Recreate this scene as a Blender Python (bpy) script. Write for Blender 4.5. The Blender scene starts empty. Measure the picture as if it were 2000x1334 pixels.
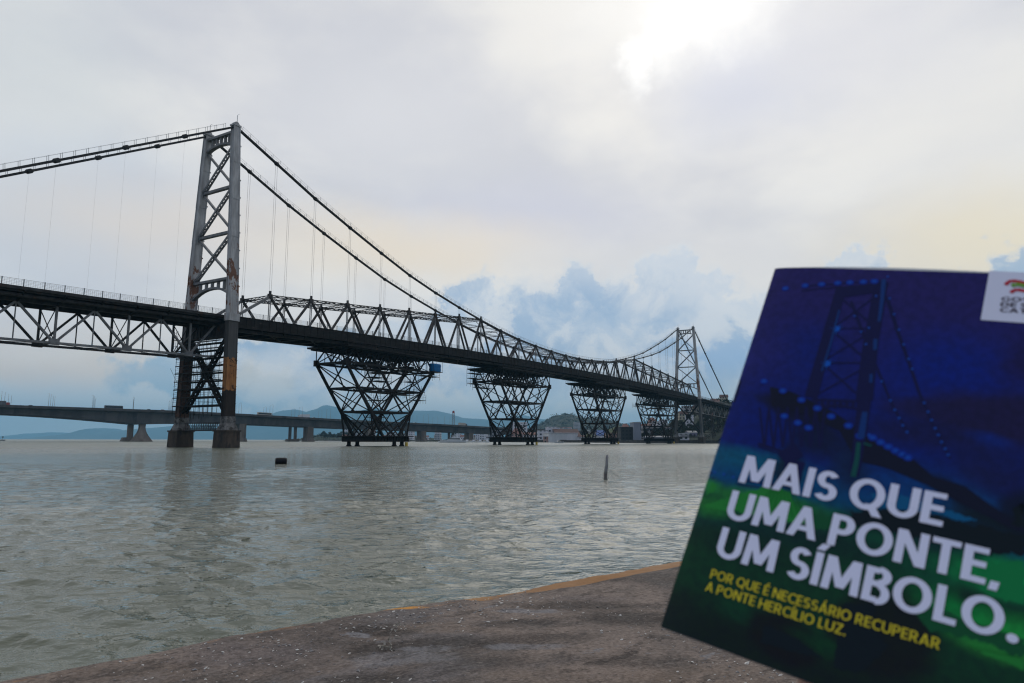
import bpy, bmesh, math, random
import numpy as np
from mathutils import Vector, Matrix, noise as mnoise

random.seed(7); np.random.seed(7)
scene = bpy.context.scene
col = scene.collection

# ---------------------------------------------------------------- camera (solved from the photo)
FPX = 1381.675; PITCH = 0.1384; ROLL = 0.0023; EYE = 1.7757
AX, AY, AZ = -67.4118, 155.8801, 0.5515        # foot of the near tower and heading of the bridge
cp_, sp_ = math.cos(PITCH), math.sin(PITCH); cr_, sr_ = math.cos(ROLL), math.sin(ROLL)
R0 = np.array([1., 0, 0]); F0 = np.array([0, cp_, sp_]); U0 = np.array([0, -sp_, cp_])
CR = cr_ * R0 + sr_ * U0; CU = -sr_ * R0 + cr_ * U0; CF = F0
CAM = np.array([0, 0, EYE])
cam_d = bpy.data.cameras.new('camera'); cam = bpy.data.objects.new('camera', cam_d); col.objects.link(cam)
cam_d.sensor_width = 36; cam_d.lens = 36 * FPX / 2000; cam_d.clip_start = 0.02; cam_d.clip_end = 60000
cam.matrix_world = Matrix(((CR[0], CU[0], -CF[0], 0), (CR[1], CU[1], -CF[1], 0), (CR[2], CU[2], -CF[2], EYE), (0, 0, 0, 1)))
cam_d.dof.use_dof = True; cam_d.dof.focus_distance = 220; cam_d.dof.aperture_fstop = 15
scene.camera = cam
scene.view_settings.view_transform = 'Standard'; scene.view_settings.look = 'None'
scene.view_settings.exposure = 0.0; scene.view_settings.gamma = 1
scene.cycles.use_denoising = True; scene.cycles.denoising_prefilter = 'ACCURATE'; scene.cycles.pixel_filter_type = 'BLACKMAN_HARRIS'; scene.cycles.filter_width = 1.2
scene.render.filter_size = 1.2
scene.cycles.max_bounces = 6; scene.cycles.volume_bounces = 1
scene.cycles.sample_clamp_indirect = 4

def ray(x, y):
    return (x - 1000) * CR - (y - 667) * CU + FPX * CF
def at(x, y, depth):                       # the point at a pixel of the photo, at a distance north of the camera
    v = ray(x, y); return CAM + v * (depth / v[1])
def azel(x, y):
    v = ray(x, y); v = v / np.linalg.norm(v)
    return math.atan2(v[0], v[1]), math.asin(v[2])
def lin(r, g, b, k=1.0):
    f = lambda c: (c / 255 / 12.92) if c / 255 <= .04045 else ((c / 255 + .055) / 1.055) ** 2.4
    return (f(r) * k, f(g) * k, f(b) * k, 1)

# ---------------------------------------------------------------- node helper
class NT:
    def __init__(s, tree): s.t = tree; s.n = tree.nodes; s.l = tree.links
    def new(s, typ, **kw):
        n = s.n.new(typ)
        for k, v in kw.items(): setattr(n, k, v)
        return n
    def put(s, sock, v):
        if v is None: return
        if isinstance(v, bpy.types.NodeSocket): s.l.new(v, sock)
        else: sock.default_value = v
    def math(s, op, a, b=None, c=None, clamp=False):
        n = s.new('ShaderNodeMath', operation=op, use_clamp=clamp)
        for i, v in enumerate((a, b, c)):
            if v is not None: s.put(n.inputs[i], v)
        return n.outputs[0]
    def vec(s, op, a, b=None, scale=None):
        n = s.new('ShaderNodeVectorMath', operation=op); s.put(n.inputs[0], a)
        if b is not None: s.put(n.inputs[1], b)
        if scale is not None: s.put(n.inputs['Scale'], scale)
        return n.outputs['Value'] if op in ('LENGTH', 'DOT_PRODUCT') else n.outputs[0]
    def noise(s, v, scale, detail=4, rough=.55, dist=0.0, out='Fac'):
        n = s.new('ShaderNodeTexNoise'); s.put(n.inputs['Vector'], v)
        n.inputs['Scale'].default_value = scale; n.inputs['Detail'].default_value = detail
        n.inputs['Roughness'].default_value = rough; n.inputs['Distortion'].default_value = dist
        return n.outputs[out]
    def vor(s, v, scale, feature='F1', out='Distance'):
        n = s.new('ShaderNodeTexVoronoi', feature=feature); s.put(n.inputs['Vector'], v); n.inputs['Scale'].default_value = scale
        return n.outputs[out]
    def ss(s, v, a, b, lo=0.0, hi=1.0):        # smoothstep from a to b
        n = s.new('ShaderNodeMapRange', interpolation_type='SMOOTHSTEP'); s.put(n.inputs['Value'], v)
        for k, x in (('From Min', a), ('From Max', b), ('To Min', lo), ('To Max', hi)): s.put(n.inputs[k], x)
        return n.outputs[0]
    def mix(s, f, a, b, mode='MIX'):
        n = s.new('ShaderNodeMix', data_type='RGBA', blend_type=mode); s.put(n.inputs['Factor'], f)
        s.put(n.inputs['A'], a) if False else s.put(n.inputs[6], a); s.put(n.inputs[7], b)
        return n.outputs[2]
    def mapping(s, v, scale=(1, 1, 1), loc=(0, 0, 0), rot=(0, 0, 0)):
        n = s.new('ShaderNodeMapping'); s.put(n.inputs['Vector'], v)
        n.inputs['Scale'].default_value = scale; n.inputs['Location'].default_value = loc; n.inputs['Rotation'].default_value = rot
        return n.outputs[0]
    def sep(s, v):
        n = s.new('ShaderNodeSeparateXYZ'); s.put(n.inputs[0], v); return n.outputs
    def comb(s, x, y, z=0.0):
        n = s.new('ShaderNodeCombineXYZ')
        for i, q in enumerate((x, y, z)): s.put(n.inputs[i], q)
        return n.outputs[0]
    def blob(s, coord, c, r, soft=(1.0, 0.0), rot=0.0):   # ellipse mask: 1 inside, fading from soft[1] to soft[0] radii
        d = s.vec('SUBTRACT', coord, (c[0], c[1], 0))
        if rot: d = s.mapping(d, rot=(0, 0, rot))
        d = s.vec('MULTIPLY', d, (1 / r[0], 1 / r[1], 0))
        return s.ss(s.vec('LENGTH', d), soft[0], soft[1])

# ---------------------------------------------------------------- world: overcast sky with a cumulus bank and a bright break
SUN_AZ, SUN_EL = azel(1330, -60)
world = bpy.data.worlds.new('World'); scene.world = world; world.use_nodes = True
world.cycles.sampling_method = 'MANUAL'; world.cycles.sample_map_resolution = 512
W = NT(world.node_tree)
for n in list(W.n): W.n.remove(n)
out = W.new('ShaderNodeOutputWorld')
sky = W.new('ShaderNodeTexSky', sky_type='NISHITA', sun_disc=False)
sky.sun_elevation = SUN_EL; sky.sun_rotation = SUN_AZ; sky.air_density = 1.2; sky.dust_density = 2.0
bg_clear = W.new('ShaderNodeBackground'); bg_clear.inputs['Strength'].default_value = 0.1
W.l.new(sky.outputs[0], bg_clear.inputs['Color'])
dirv = W.new('ShaderNodeTexCoord').outputs['Generated']
dx, dy, dz = W.sep(dirv)
az_n = W.math('ARCTAN2', dx, dy); el_n = W.math('ARCSINE', dz)
co = W.comb(az_n, el_n)
wn = W.vec('SUBTRACT', W.noise(dirv, 5.5, 6, .6, out='Color'), (.5, .5, .5))
wn_f = W.vec('SUBTRACT', W.noise(dirv, 22, 6, .62, out='Color'), (.5, .5, .5))
soft_co = W.vec('ADD', co, W.vec('MULTIPLY', wn, (.18, .10, 0)))
puff_co = W.vec('ADD', W.vec('ADD', co, W.vec('MULTIPLY', wn, (.10, .07, 0))), W.vec('MULTIPLY', wn_f, (.085, .075, 0)))
def sky_blob(p, rx, ry, soft=(1.0, 0.0), coord=None, rot=0.0):
    a, e = azel(*p); return W.blob(coord or soft_co, (a, e), (rx / FPX, ry / FPX), soft, rot)
streak = W.mapping(dirv, scale=(1.0, 1.0, 2.0), rot=(0, .25, 0))
n1 = W.noise(streak, 3.0, 6, .52, .1)
c = W.mix(W.ss(n1, .34, .66), lin(203, 204, 210), lin(232, 230, 226))
def paint(m, rgb, amt=1.0, k=1.0):
    global c
    c = W.mix(W.math('MULTIPLY', m, amt), c, lin(*rgb, k))
paint(sky_blob((40, 120), 330, 260), (203, 209, 212), .6)
paint(sky_blob((140, 420), 360, 190), (190, 201, 216), .85)
paint(sky_blob((720, 230), 420, 200), (228, 227, 228), .5)
paint(sky_blob((1000, 430), 420, 130), (203, 204, 219), .6)
paint(sky_blob((1900, 260), 330, 200), (232, 229, 224), .6)
paint(sky_blob((300, 440), 420, 120), (226, 215, 203), .75)
paint(sky_blob((800, 490), 430, 110), (233, 220, 200), .9)
paint(sky_blob((1960, 470), 420, 170), (236, 224, 196), .9)
paint(sky_blob((1300, 520), 500, 120), (222, 220, 218), .8)
paint(sky_blob((1450, 150), 250, 190), (203, 207, 221), .85)
paint(sky_blob((1700, 60), 330, 190), (212, 213, 222), .55)
# low sky under the deck: cream band, then blue-grey murk to the horizon
paint(W.ss(W.sep(soft_co)[1], .165, .08), (216, 206, 196), .8)
mk = W.math('ADD', el_n, W.math('MULTIPLY', W.math('SUBTRACT', W.noise(dirv, 16, 6, .55), .5), .05))
paint(W.ss(mk, .085, .055), (178, 188, 196), .9, 1.25)
paint(sky_blob((420, 745), 190, 55, (1.0, .75), puff_co), (146, 176, 200), .85)
paint(sky_blob((-20, 720), 270, 40), (214, 203, 194), .8)
paint(W.ss(mk, .06, .0), (178, 188, 192), .85, 1.3)
# bright break in the cloud, where the sun stands behind it
brk_co = W.vec('ADD', co, W.vec('ADD', W.vec('MULTIPLY', wn, (.20, .20, 0)), W.vec('MULTIPLY', wn_f, (.05, .05, 0))))
brk = W.math('MAXIMUM', W.math('MAXIMUM', sky_blob((1420, -30), 185, 80, (1.6, -.3), brk_co), sky_blob((1300, 30), 70, 65, (1.7, -.3), brk_co)), sky_blob((1240, 90), 34, 52, (1.7, -.2), brk_co))
paint(sky_blob((1330, 10), 380, 190), (240, 240, 239), .6)
paint(brk, (255, 255, 254), 1.0, 1.02)
# cumulus bank
def puff(p, rx, ry, soft=(1.02, .72)): return sky_blob(p, rx, ry, soft, puff_co)
bank = None
for p, rx, ry in (((1230, 680), 330, 165), ((1030, 690), 240, 150), ((920, 590), 75, 65), ((1120, 580), 80, 75), ((1290, 540), 75, 75),
                  ((1330, 590), 110, 90), ((1500, 660), 220, 110), ((1450, 760), 420, 170), ((900, 690), 200, 100), ((640, 720), 330, 75), ((1690, 520), 62, 50), ((2000, 540), 80, 65)):
    m = puff(p, rx, ry); bank = m if bank is None else W.math('MAXIMUM', bank, m)
bn = W.noise(W.vec('ADD', dirv, W.vec('MULTIPLY', wn, (.1, .1, .1))), 11, 8, .62, .3)
bcol = W.mix(W.ss(bn, .40, .58), lin(126, 164, 202), lin(194, 206, 220))
bcol = W.mix(W.math('MULTIPLY', sky_blob((1200, 620), 260, 85), .55), bcol, lin(112, 158, 200))
bcol = W.mix(W.math('MULTIPLY', sky_blob((1400, 700), 170, 60), .7), bcol, lin(96, 158, 214))
bcol = W.mix(W.math('MULTIPLY', sky_blob((520, 665), 120, 36), .8), bcol, lin(110, 155, 195))
bcol = W.mix(W.math('MULTIPLY', sky_blob((500, 730), 110, 50, (1, .3), puff_co), .75), bcol, lin(222, 210, 192))
bcol = W.mix(W.math('MULTIPLY', sky_blob((1440, 790), 160, 40, (1, .3), puff_co), .6), bcol, lin(196, 200, 202))
bcol = W.mix(W.ss(mk, .10, .02), bcol, lin(176, 188, 196, 1.2))
bcol = W.mix(W.math('MULTIPLY', W.ss(W.sep(puff_co)[1], azel(1100, 600)[1], azel(1100, 500)[1]), .7), bcol, lin(200, 210, 222))
rim_n = W.noise(dirv, 30, 5, .6)
rim = W.math('MULTIPLY', W.math('MULTIPLY', bank, W.math('SUBTRACT', 1.0, bank)), 4.0)
bcol = W.mix(W.math('MULTIPLY', rim, .55), bcol, lin(226, 226, 224))
lobe = W.ss(W.math('SUBTRACT', bn, W.noise(W.vec('ADD', dirv, (.012, 0, -.018)), 11, 8, .62, .3)), .0, .10)
bcol = W.mix(W.math('MULTIPLY', lobe, .34), bcol, lin(222, 224, 226))
c = W.mix(W.math('MULTIPLY', bank, .78), c, bcol)
# the half of the sky behind the photographer is dimmer and bluer
back = W.ss(dy, .45, -.35)
c = W.mix(back, c, W.mix(W.ss(n1, .35, .65), lin(140, 154, 184), lin(184, 188, 198)))
c = W.mix(W.ss(el_n, .0, -.05), c, lin(120, 130, 130))
bg_cloud = W.new('ShaderNodeBackground'); W.l.new(c, bg_cloud.inputs['Color']); bg_cloud.inputs['Strength'].default_value = 1.12
mixs = W.new('ShaderNodeMixShader'); mixs.inputs[0].default_value = .95
W.l.new(bg_clear.outputs[0], mixs.inputs[1]); W.l.new(bg_cloud.outputs[0], mixs.inputs[2]); W.l.new(mixs.outputs[0], out.inputs['Surface'])

sun_d = bpy.data.lights.new('sun', 'SUN'); sun = bpy.data.objects.new('sun', sun_d); col.objects.link(sun)
sun_d.energy = 0.5; sun_d.angle = math.radians(38); sun_d.color = (1, .95, .88)
sd = Vector((math.sin(SUN_AZ) * math.cos(SUN_EL), math.cos(SUN_AZ) * math.cos(SUN_EL), math.sin(SUN_EL)))
sun.rotation_euler = sd.to_track_quat('Z', 'Y').to_euler(); sun.location = (0, 0, 200)

# ---------------------------------------------------------------- materials
def mat(name, rough=.7, metal=0.0, spec=None):
    m = bpy.data.materials.new(name); m.use_nodes = True; T = NT(m.node_tree)
    b = m.node_tree.nodes['Principled BSDF']; b.inputs['Roughness'].default_value = rough; b.inputs['Metallic'].default_value = metal
    if spec is not None: b.inputs['Specular IOR Level'].default_value = spec
    return m, T, b
def obj_co(T): return T.new('ShaderNodeTexCoord').outputs['Object']
def mottled(name, a, b_, scale=1.0, rough=.7, bump=.0, third=None, third_scale=.4, third_lim=(.58, .68), metal=0.0, detail=6, stretch=(1, 1, 1), spec=None):
    m, T, b = mat(name, rough, metal, spec); v = T.mapping(obj_co(T), scale=stretch)
    n = T.noise(v, scale, detail, .6)
    cc = T.mix(T.ss(n, .35, .65), (*a, 1), (*b_, 1))
    if third: cc = T.mix(T.ss(T.noise(v, third_scale, 7, .65), *third_lim), cc, (*third, 1))
    T.l.new(cc, b.inputs['Base Color'])
    if bump:
        bp = T.new('ShaderNodeBump'); bp.inputs['Strength'].default_value = bump; bp.inputs['Distance'].default_value = .05
        T.l.new(n, bp.inputs['Height']); T.l.new(bp.outputs[0], b.inputs['Normal'])
    return m
M = {}
M['grey_paint'] = mottled('aged_grey_paint', (.40, .40, .41), (.52, .51, .51), .9, .55, 0, (.19, .16, .145), .5, (.62, .72), stretch=(1, 1, .3))
def banded_leg():
    m, T, b = mat('leg_paint_bands', .75, 0.0, .2); v = obj_co(T); x, y, z = T.sep(v); n = T.noise(v, 1.3, 6, .65)
    zz = T.math('ADD', z, T.math('MULTIPLY', T.math('SUBTRACT', n, .5), 1.5)); st = T.noise(T.mapping(v, scale=(1, 1, .18)), 1.6, 6, .65)
    grey = T.mix(st, (.05, .047, .045, 1), (.12, .115, .11, 1)); och = T.mix(T.ss(st, .35, .7), (.42, .19, .065, 1), (.22, .085, .03, 1)); och = T.mix(T.ss(T.noise(v, .9, 7, .7), .54, .62), och, (.06, .03, .018, 1))
    low = T.mix(st, (.016, .014, .013, 1), (.05, .035, .027, 1))
    cc = T.mix(T.ss(zz, 19.0, 19.3), och, grey); cc = T.mix(T.ss(zz, 12.0, 12.25), low, cc); T.l.new(cc, b.inputs['Base Color']); return m
def rusty_leg():
    m, T, b = mat('grey_paint_with_rust', .6); v = obj_co(T); x, y, z = T.sep(v)
    n = T.noise(T.mapping(v, scale=(1, 1, .25)), .9, 6, .6)
    cc = T.mix(T.ss(n, .35, .68), (.31, .30, .293, 1), (.50, .485, .47, 1))
    cc = T.mix(T.math('MULTIPLY', T.ss(T.noise(T.mapping(v, scale=(1, 1, .1)), 2.2, 4, .6), .5, .7), .45), cc, (.22, .205, .19, 1))
    r = T.noise(T.mapping(v, scale=(1, 1, .55)), .55, 7, .7)
    low = T.math('MULTIPLY', T.ss(z, 50, 38), T.ss(z, 29.5, 31))
    thr = T.math('SUBTRACT', .69, T.math('MULTIPLY', low, .205))
    f = T.ss(T.math('SUBTRACT', r, thr), 0, .035); run = T.math('MULTIPLY', T.ss(T.noise(T.mapping(v, scale=(1.6, 1.6, .07)), 1.5, 6, .65), .56, .66), T.ss(z, 47, 36)); f = T.math('MAXIMUM', f, T.math('MULTIPLY', run, .75))
    cc = T.mix(f, cc, T.mix(T.noise(v, 4, 4), (.10, .035, .015, 1), (.22, .085, .035, 1)))
    T.l.new(cc, b.inputs['Base Color']); return m
M['leg'] = rusty_leg(); M['leg_bands'] = banded_leg()
M['dark_leg'] = mottled('grey_black_leg_steel', (.055, .053, .053), (.10, .097, .094), .8, .6, stretch=(1, 1, .3), third=(.05, .04, .035), third_scale=.7)
M['ochre'] = mottled('ochre_primer', (.30, .13, .035), (.40, .19, .06), .7, .75, third=(.10, .04, .02), third_scale=.9, third_lim=(.57, .66), stretch=(1, 1, .5))
M['brown_primer'] = mottled('brown_primer', (.07, .035, .022), (.11, .05, .03), .6, .75, third=(.03, .022, .02))
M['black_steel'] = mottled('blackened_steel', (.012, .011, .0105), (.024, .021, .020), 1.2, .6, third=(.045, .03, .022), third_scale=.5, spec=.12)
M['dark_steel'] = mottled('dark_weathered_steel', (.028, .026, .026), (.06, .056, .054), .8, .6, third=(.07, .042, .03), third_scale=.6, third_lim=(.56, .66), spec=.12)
M['mid_steel'] = mottled('weathered_truss_steel', (.12, .118, .12), (.22, .215, .21), .8, .6, third=(.10, .06, .045), third_scale=.6, third_lim=(.6, .7))
M['truss_brown'] = mottled('brownish_truss_steel', (.042, .037, .035), (.085, .075, .07), .7, .6, third=(.09, .05, .035), third_scale=.5, third_lim=(.56, .66), spec=.12)
M['fascia'] = mottled('stained_deck_steel', (.014, .0125, .012), (.026, .023, .021), .5, .7, third=(.055, .042, .036), third_scale=.35, third_lim=(.57, .68), stretch=(1, 1, 2), spec=.12)
M['cable'] = mottled('eyebar_steel', (.025, .024, .024), (.05, .047, .046), 1.5, .5, spec=.12)
M['rope'] = mottled('wire_rope', (.2, .2, .2), (.28, .28, .28), 2, .6)
M['rail'] = mottled('railing_steel', (.16, .16, .16), (.24, .24, .24), 2, .6)
M['pier_concrete'] = mottled('stained_pier_concrete', (.042, .030, .022), (.085, .060, .043), .7, .9, .5, third=(.03, .024, .02), third_scale=.6, third_lim=(.5, .62), stretch=(1, 1, .4))
M['pedestal'] = mottled('pale_pedestal', (.10, .095, .09), (.20, .19, .18), 1.2, .8, third=(.04, .035, .03), third_scale=.8, third_lim=(.5, .6))
M['concrete'] = mottled('weathered_concrete', (.060, .054, .052), (.105, .095, .09), .12, .9, third=(.035, .03, .028), third_scale=.1, third_lim=(.52, .66), stretch=(1, 1, .4))
M['concrete_warm'] = mottled('brown_stained_concrete', (.13, .10, .078), (.23, .185, .15), .15, .9, third=(.09, .065, .05), third_scale=.12, third_lim=(.5, .66), stretch=(1, 1, .3))
M['yellow'] = mottled('yellow_rubber', (.55, .36, .03), (.65, .43, .05), 2, .5)
M['asphalt'] = mottled('asphalt', (.045, .045, .045), (.06, .06, .06), 2, .9)
M['blue_sheet'] = mottled('blue_sheeting', (.004, .10, .27), (.008, .14, .34), 1.0, .6, .6, spec=.15)
M['black_plastic'] = mottled('black_drum_plastic', (.006, .006, .008), (.012, .012, .014), 3, .45, spec=.2)
M['post_wood'] = mottled('weathered_post', (.24, .23, .23), (.36, .35, .35), 4, .85, .3, third=(.05, .045, .04), third_scale=6, third_lim=(.5, .6), stretch=(1, 1, .3))
M['wet_post'] = mottled('wet_post', (.07, .062, .055), (.12, .105, .095), 6, .5)

# ---------------------------------------------------------------- mesh builder
class MB:
    def __init__(s): s.v = []; s.f = []; s.m = []; s.k = 0
    def add(s, vs, fs, m=None):
        o = len(s.v); s.v += [tuple(float(q) for q in p) for p in vs]; s.f += [tuple(o + i for i in f) for f in fs]; s.m += [s.k if m is None else m] * len(fs)
        return s
    def hexa(s, b, t, m=None):            # bottom and top quads, same order (counter-clockwise seen from the top)
        return s.add(list(b) + list(t), [(3, 2, 1, 0), (4, 5, 6, 7), (0, 1, 5, 4), (1, 2, 6, 5), (2, 3, 7, 6), (3, 0, 4, 7)], m)
    def box(s, a, b, m=None):
        x0, y0, z0 = a; x1, y1, z1 = b
        return s.hexa([(x0, y0, z0), (x1, y0, z0), (x1, y1, z0), (x0, y1, z0)], [(x0, y0, z1), (x1, y0, z1), (x1, y1, z1), (x0, y1, z1)], m)
    def bar(s, p, q, w, h=None, up=(0, 0, 1), m=None, w2=None, h2=None):
        h = h or w; w2 = w2 or w; h2 = h2 or h
        p = np.array(p, float); q = np.array(q, float); d = q - p; L = np.linalg.norm(d)
        if L < 1e-6: return s
        d /= L; u = np.array(up, float)
        if abs(d @ u) > .98: u = np.array((1., 0, 0)) if abs(d[0]) < .9 else np.array((0, 1., 0))
        a = np.cross(d, u); a /= np.linalg.norm(a); b = np.cross(a, d)
        f = lambda c_, w_, h_: [c_ - a * w_ / 2 - b * h_ / 2, c_ + a * w_ / 2 - b * h_ / 2, c_ + a * w_ / 2 + b * h_ / 2, c_ - a * w_ / 2 + b * h_ / 2]
        vs = f(p, w, h) + f(q, w2, h2)
        return s.add(vs, [(0, 1, 2, 3), (7, 6, 5, 4), (1, 0, 4, 5), (2, 1, 5, 6), (3, 2, 6, 7), (0, 3, 7, 4)], m)
    def laced(s, p, q, w, h, t, n, up=(0, 0, 1)):      # two side channels joined by zigzag lacing
        p = np.array(p, float); q = np.array(q, float); d = (q - p) / np.linalg.norm(q - p); u = np.array(up, float)
        a = np.cross(d, u); a /= np.linalg.norm(a); b = np.cross(a, d)
        for sg in (-1, 1): s.bar(p + b * sg * h / 2, q + b * sg * h / 2, w, t, up)
        for i in range(n):
            sg = 1 if i % 2 else -1; e = (h - t) / 2
            s.bar(p + (q - p) * i / n + b * sg * e, p + (q - p) * (i + 1) / n - b * sg * e, w * .4, t * .55, up)
        return s
    def tube(s, pts, r, n=8, m=None, cap=True, r2=None):
        pts = [np.array(p, float) for p in pts]; rings = []
        for i, p in enumerate(pts):
            d = pts[min(i + 1, len(pts) - 1)] - pts[max(i - 1, 0)]; d /= np.linalg.norm(d)
            u = np.array((0, 0, 1.)) if abs(d[2]) < .95 else np.array((1., 0, 0))
            a = np.cross(d, u); a /= np.linalg.norm(a); b = np.cross(a, d)
            rr = r if r2 is None else r + (r2 - r) * i / (len(pts) - 1)
            if not np.isscalar(r): rr = r[i]
            rings.append([p + rr * (math.cos(2 * math.pi * k / n) * a + math.sin(2 * math.pi * k / n) * b) for k in range(n)])
        fs = []
        for i in range(len(pts) - 1):
            for k in range(n): fs.append((i * n + k, (i + 1) * n + k, (i + 1) * n + (k + 1) % n, i * n + (k + 1) % n))
        if cap: fs += [tuple(range(n)), tuple((len(pts) - 1) * n + k for k in reversed(range(n)))]
        return s.add([q for rg in rings for q in rg], fs, m)
    def prism(s, poly, h0, h1, axis='z', m=None):      # polygon extruded along an axis
        n = len(poly)
        f = {'z': lambda p, h: (p[0], p[1], h), 'y': lambda p, h: (p[0], h, p[1]), 'x': lambda p, h: (h, p[0], p[1])}[axis]
        vs = [f(p, h0) for p in poly] + [f(p, h1) for p in poly]
        return s.add(vs, [tuple(reversed(range(n))), tuple(range(n, 2 * n))] + [(i, (i + 1) % n, n + (i + 1) % n, n + i) for i in range(n)], m)
    def build(s, name, mats, parent=None, smooth=False):
        me = bpy.data.meshes.new(name); me.from_pydata(s.v, [], s.f)
        mats = mats if isinstance(mats, (list, tuple)) else [mats]
        for q in mats: me.materials.append(M[q] if isinstance(q, str) else q)
        if len(mats) > 1: me.polygons.foreach_set('material_index', s.m)
        bm = bmesh.new(); bm.from_mesh(me); bmesh.ops.recalc_face_normals(bm, faces=bm.faces); bm.to_mesh(me); bm.free()
        if smooth: me.polygons.foreach_set('use_smooth', [True] * len(me.polygons))
        me.update()
        o = bpy.data.objects.new(name, me); col.objects.link(o)
        if parent is not None: o.parent = parent
        return o
def tag(o, label=None, cat=None, group=None, kind=None):
    if label: o['label'] = label
    if cat: o['category'] = cat
    if group: o['group'] = group
    if kind: o['kind'] = kind
    return o
def empty(name, loc=(0, 0, 0), rz=0.0):
    o = bpy.data.objects.new(name, None); o.location = loc; o.rotation_euler = (0, 0, rz); o.empty_display_size = .5; col.objects.link(o); return o
def kids(o): return [c_ for c_ in bpy.data.objects if c_.parent is o]
def copy_tree(o, parent=None):
    c_ = o.copy(); col.objects.link(c_); c_.parent = parent
    for ch in kids(o): copy_tree(ch, c_)
    return c_
def grid_mesh(name, X, Y, Z, mats, smooth=True, uv=None):
    ny, nx = X.shape; me = bpy.data.meshes.new(name)
    me.vertices.add(nx * ny); me.vertices.foreach_set('co', np.stack([X, Y, Z], -1).astype(np.float32).ravel())
    i = (np.arange(ny - 1)[:, None] * nx + np.arange(nx - 1)[None, :]).ravel()
    q = np.stack([i, i + 1, i + 1 + nx, i + nx], -1).astype(np.int32)
    me.loops.add(q.size); me.loops.foreach_set('vertex_index', q.ravel()); me.polygons.add(len(q))
    me.polygons.foreach_set('loop_start', np.arange(0, q.size, 4, dtype=np.int32)); me.polygons.foreach_set('loop_total', np.full(len(q), 4, np.int32))
    me.polygons.foreach_set('use_smooth', np.full(len(q), smooth))
    me.materials.append(mats); me.update(calc_edges=True); me.validate()
    o = bpy.data.objects.new(name, me); col.objects.link(o); return o
def fbm2(x, y, seed=0, octaves=5, base=1.0, gain=.5):
    rs = np.random.RandomState(seed); tot = np.zeros_like(x); amp = 1; fr = base
    for o_ in range(octaves):
        for _ in range(4):
            th = rs.rand() * 6.283; ph = rs.rand() * 6.283; k = fr * (0.7 + .6 * rs.rand())
            tot += amp * .5 * np.sin(k * (x * math.cos(th) + y * math.sin(th)) + ph + 1.3 * np.sin(k * .6 * (y * math.cos(th) - x * math.sin(th)) + ph * 2))
        amp *= gain; fr *= 2.03
    return tot

# ---------------------------------------------------------------- water
def water_material():
    m, T, b = mat('grey_green_water', .12); g = T.new('ShaderNodeNewGeometry').outputs['Position']
    big = T.noise(g, .035, 4, .55); cc = T.mix(T.ss(big, .35, .65), (.100, .112, .075, 1), (.132, .143, .102, 1))
    T.l.new(cc, b.inputs['Base Color']); b.inputs['IOR'].default_value = 1.33
    n_a = T.noise(T.mapping(g, scale=(.75, 1.1, 1), rot=(0, 0, .12)), 1.9, 4, .55, .3)
    n_b = T.noise(T.mapping(g, scale=(.8, 1.1, 1), rot=(0, 0, -.25)), 8.0, 3, .55)
    hgt = T.math('ADD', n_a, T.math('MULTIPLY', n_b, .22))
    bp = T.new('ShaderNodeBump'); T.l.new(T.math('ADD', T.ss(T.vec('LENGTH', g), 6, 45, .30, .85), T.ss(T.vec('LENGTH', g), 40, 160, 0, .15)), bp.inputs['Strength']); bp.inputs['Distance'].default_value = .24
    T.l.new(hgt, bp.inputs['Height']); T.l.new(bp.outputs[0], b.inputs['Normal'])
    gust = T.noise(T.mapping(g, scale=(.6, 1.3, 1)), .02, 3, .5)
    T.l.new(T.math('ADD', T.ss(gust, .3, .7, .04, .10), T.ss(T.vec('LENGTH', g), 25, 220, 0, .24)), b.inputs['Roughness'])
    return m
def build_water():
    nr = 1250; r = 2.6 * np.exp(np.linspace(0, math.log(16500 / 2.6), nr))
    th = np.concatenate([np.linspace(-math.pi, -.95, 24)[:-1], np.linspace(-.95, .95, 760), np.linspace(.95, math.pi, 24)[1:]])
    TH, RR = np.meshgrid(th, r); X = RR * np.sin(TH); Y = RR * np.cos(TH)
    dr = RR * math.log(16500 / 2.6) / nr; Z = np.zeros_like(X); DX = np.zeros_like(X); DY = np.zeros_like(X)
    rs = np.random.RandomState(3)
    for lam in np.geomspace(.20, 1.9, 84):
        a = .0098 * lam * (0.5 + .9 * rs.rand()) * (min(1, lam / .45) ** .4) / (1 + (lam / .62) ** 2) ** .75; d = math.radians(192 + rs.randn() * 44); k = 2 * math.pi / lam; ph = rs.rand() * 6.283
        env = np.clip((lam / dr - 2.4) / 2.0, 0, 1)
        arg = k * (X * math.sin(d) + Y * math.cos(d)) + ph
        Z += env * a * np.sin(arg); DX += env * a * math.sin(d) * np.cos(arg); DY += env * a * math.cos(d) * np.cos(arg)
    grp = .62 + .38 * np.tanh(1.2 * fbm2(X, Y, 5, 3, .22))
    fade = np.clip((.95 - np.abs(TH)) / .05, 0, 1) * grp
    o = grid_mesh('water', X + 1.15 * DX * fade, Y + 1.15 * DY * fade, Z * fade, water_material()); tag(o, kind='structure'); return o
build_water()

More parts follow.
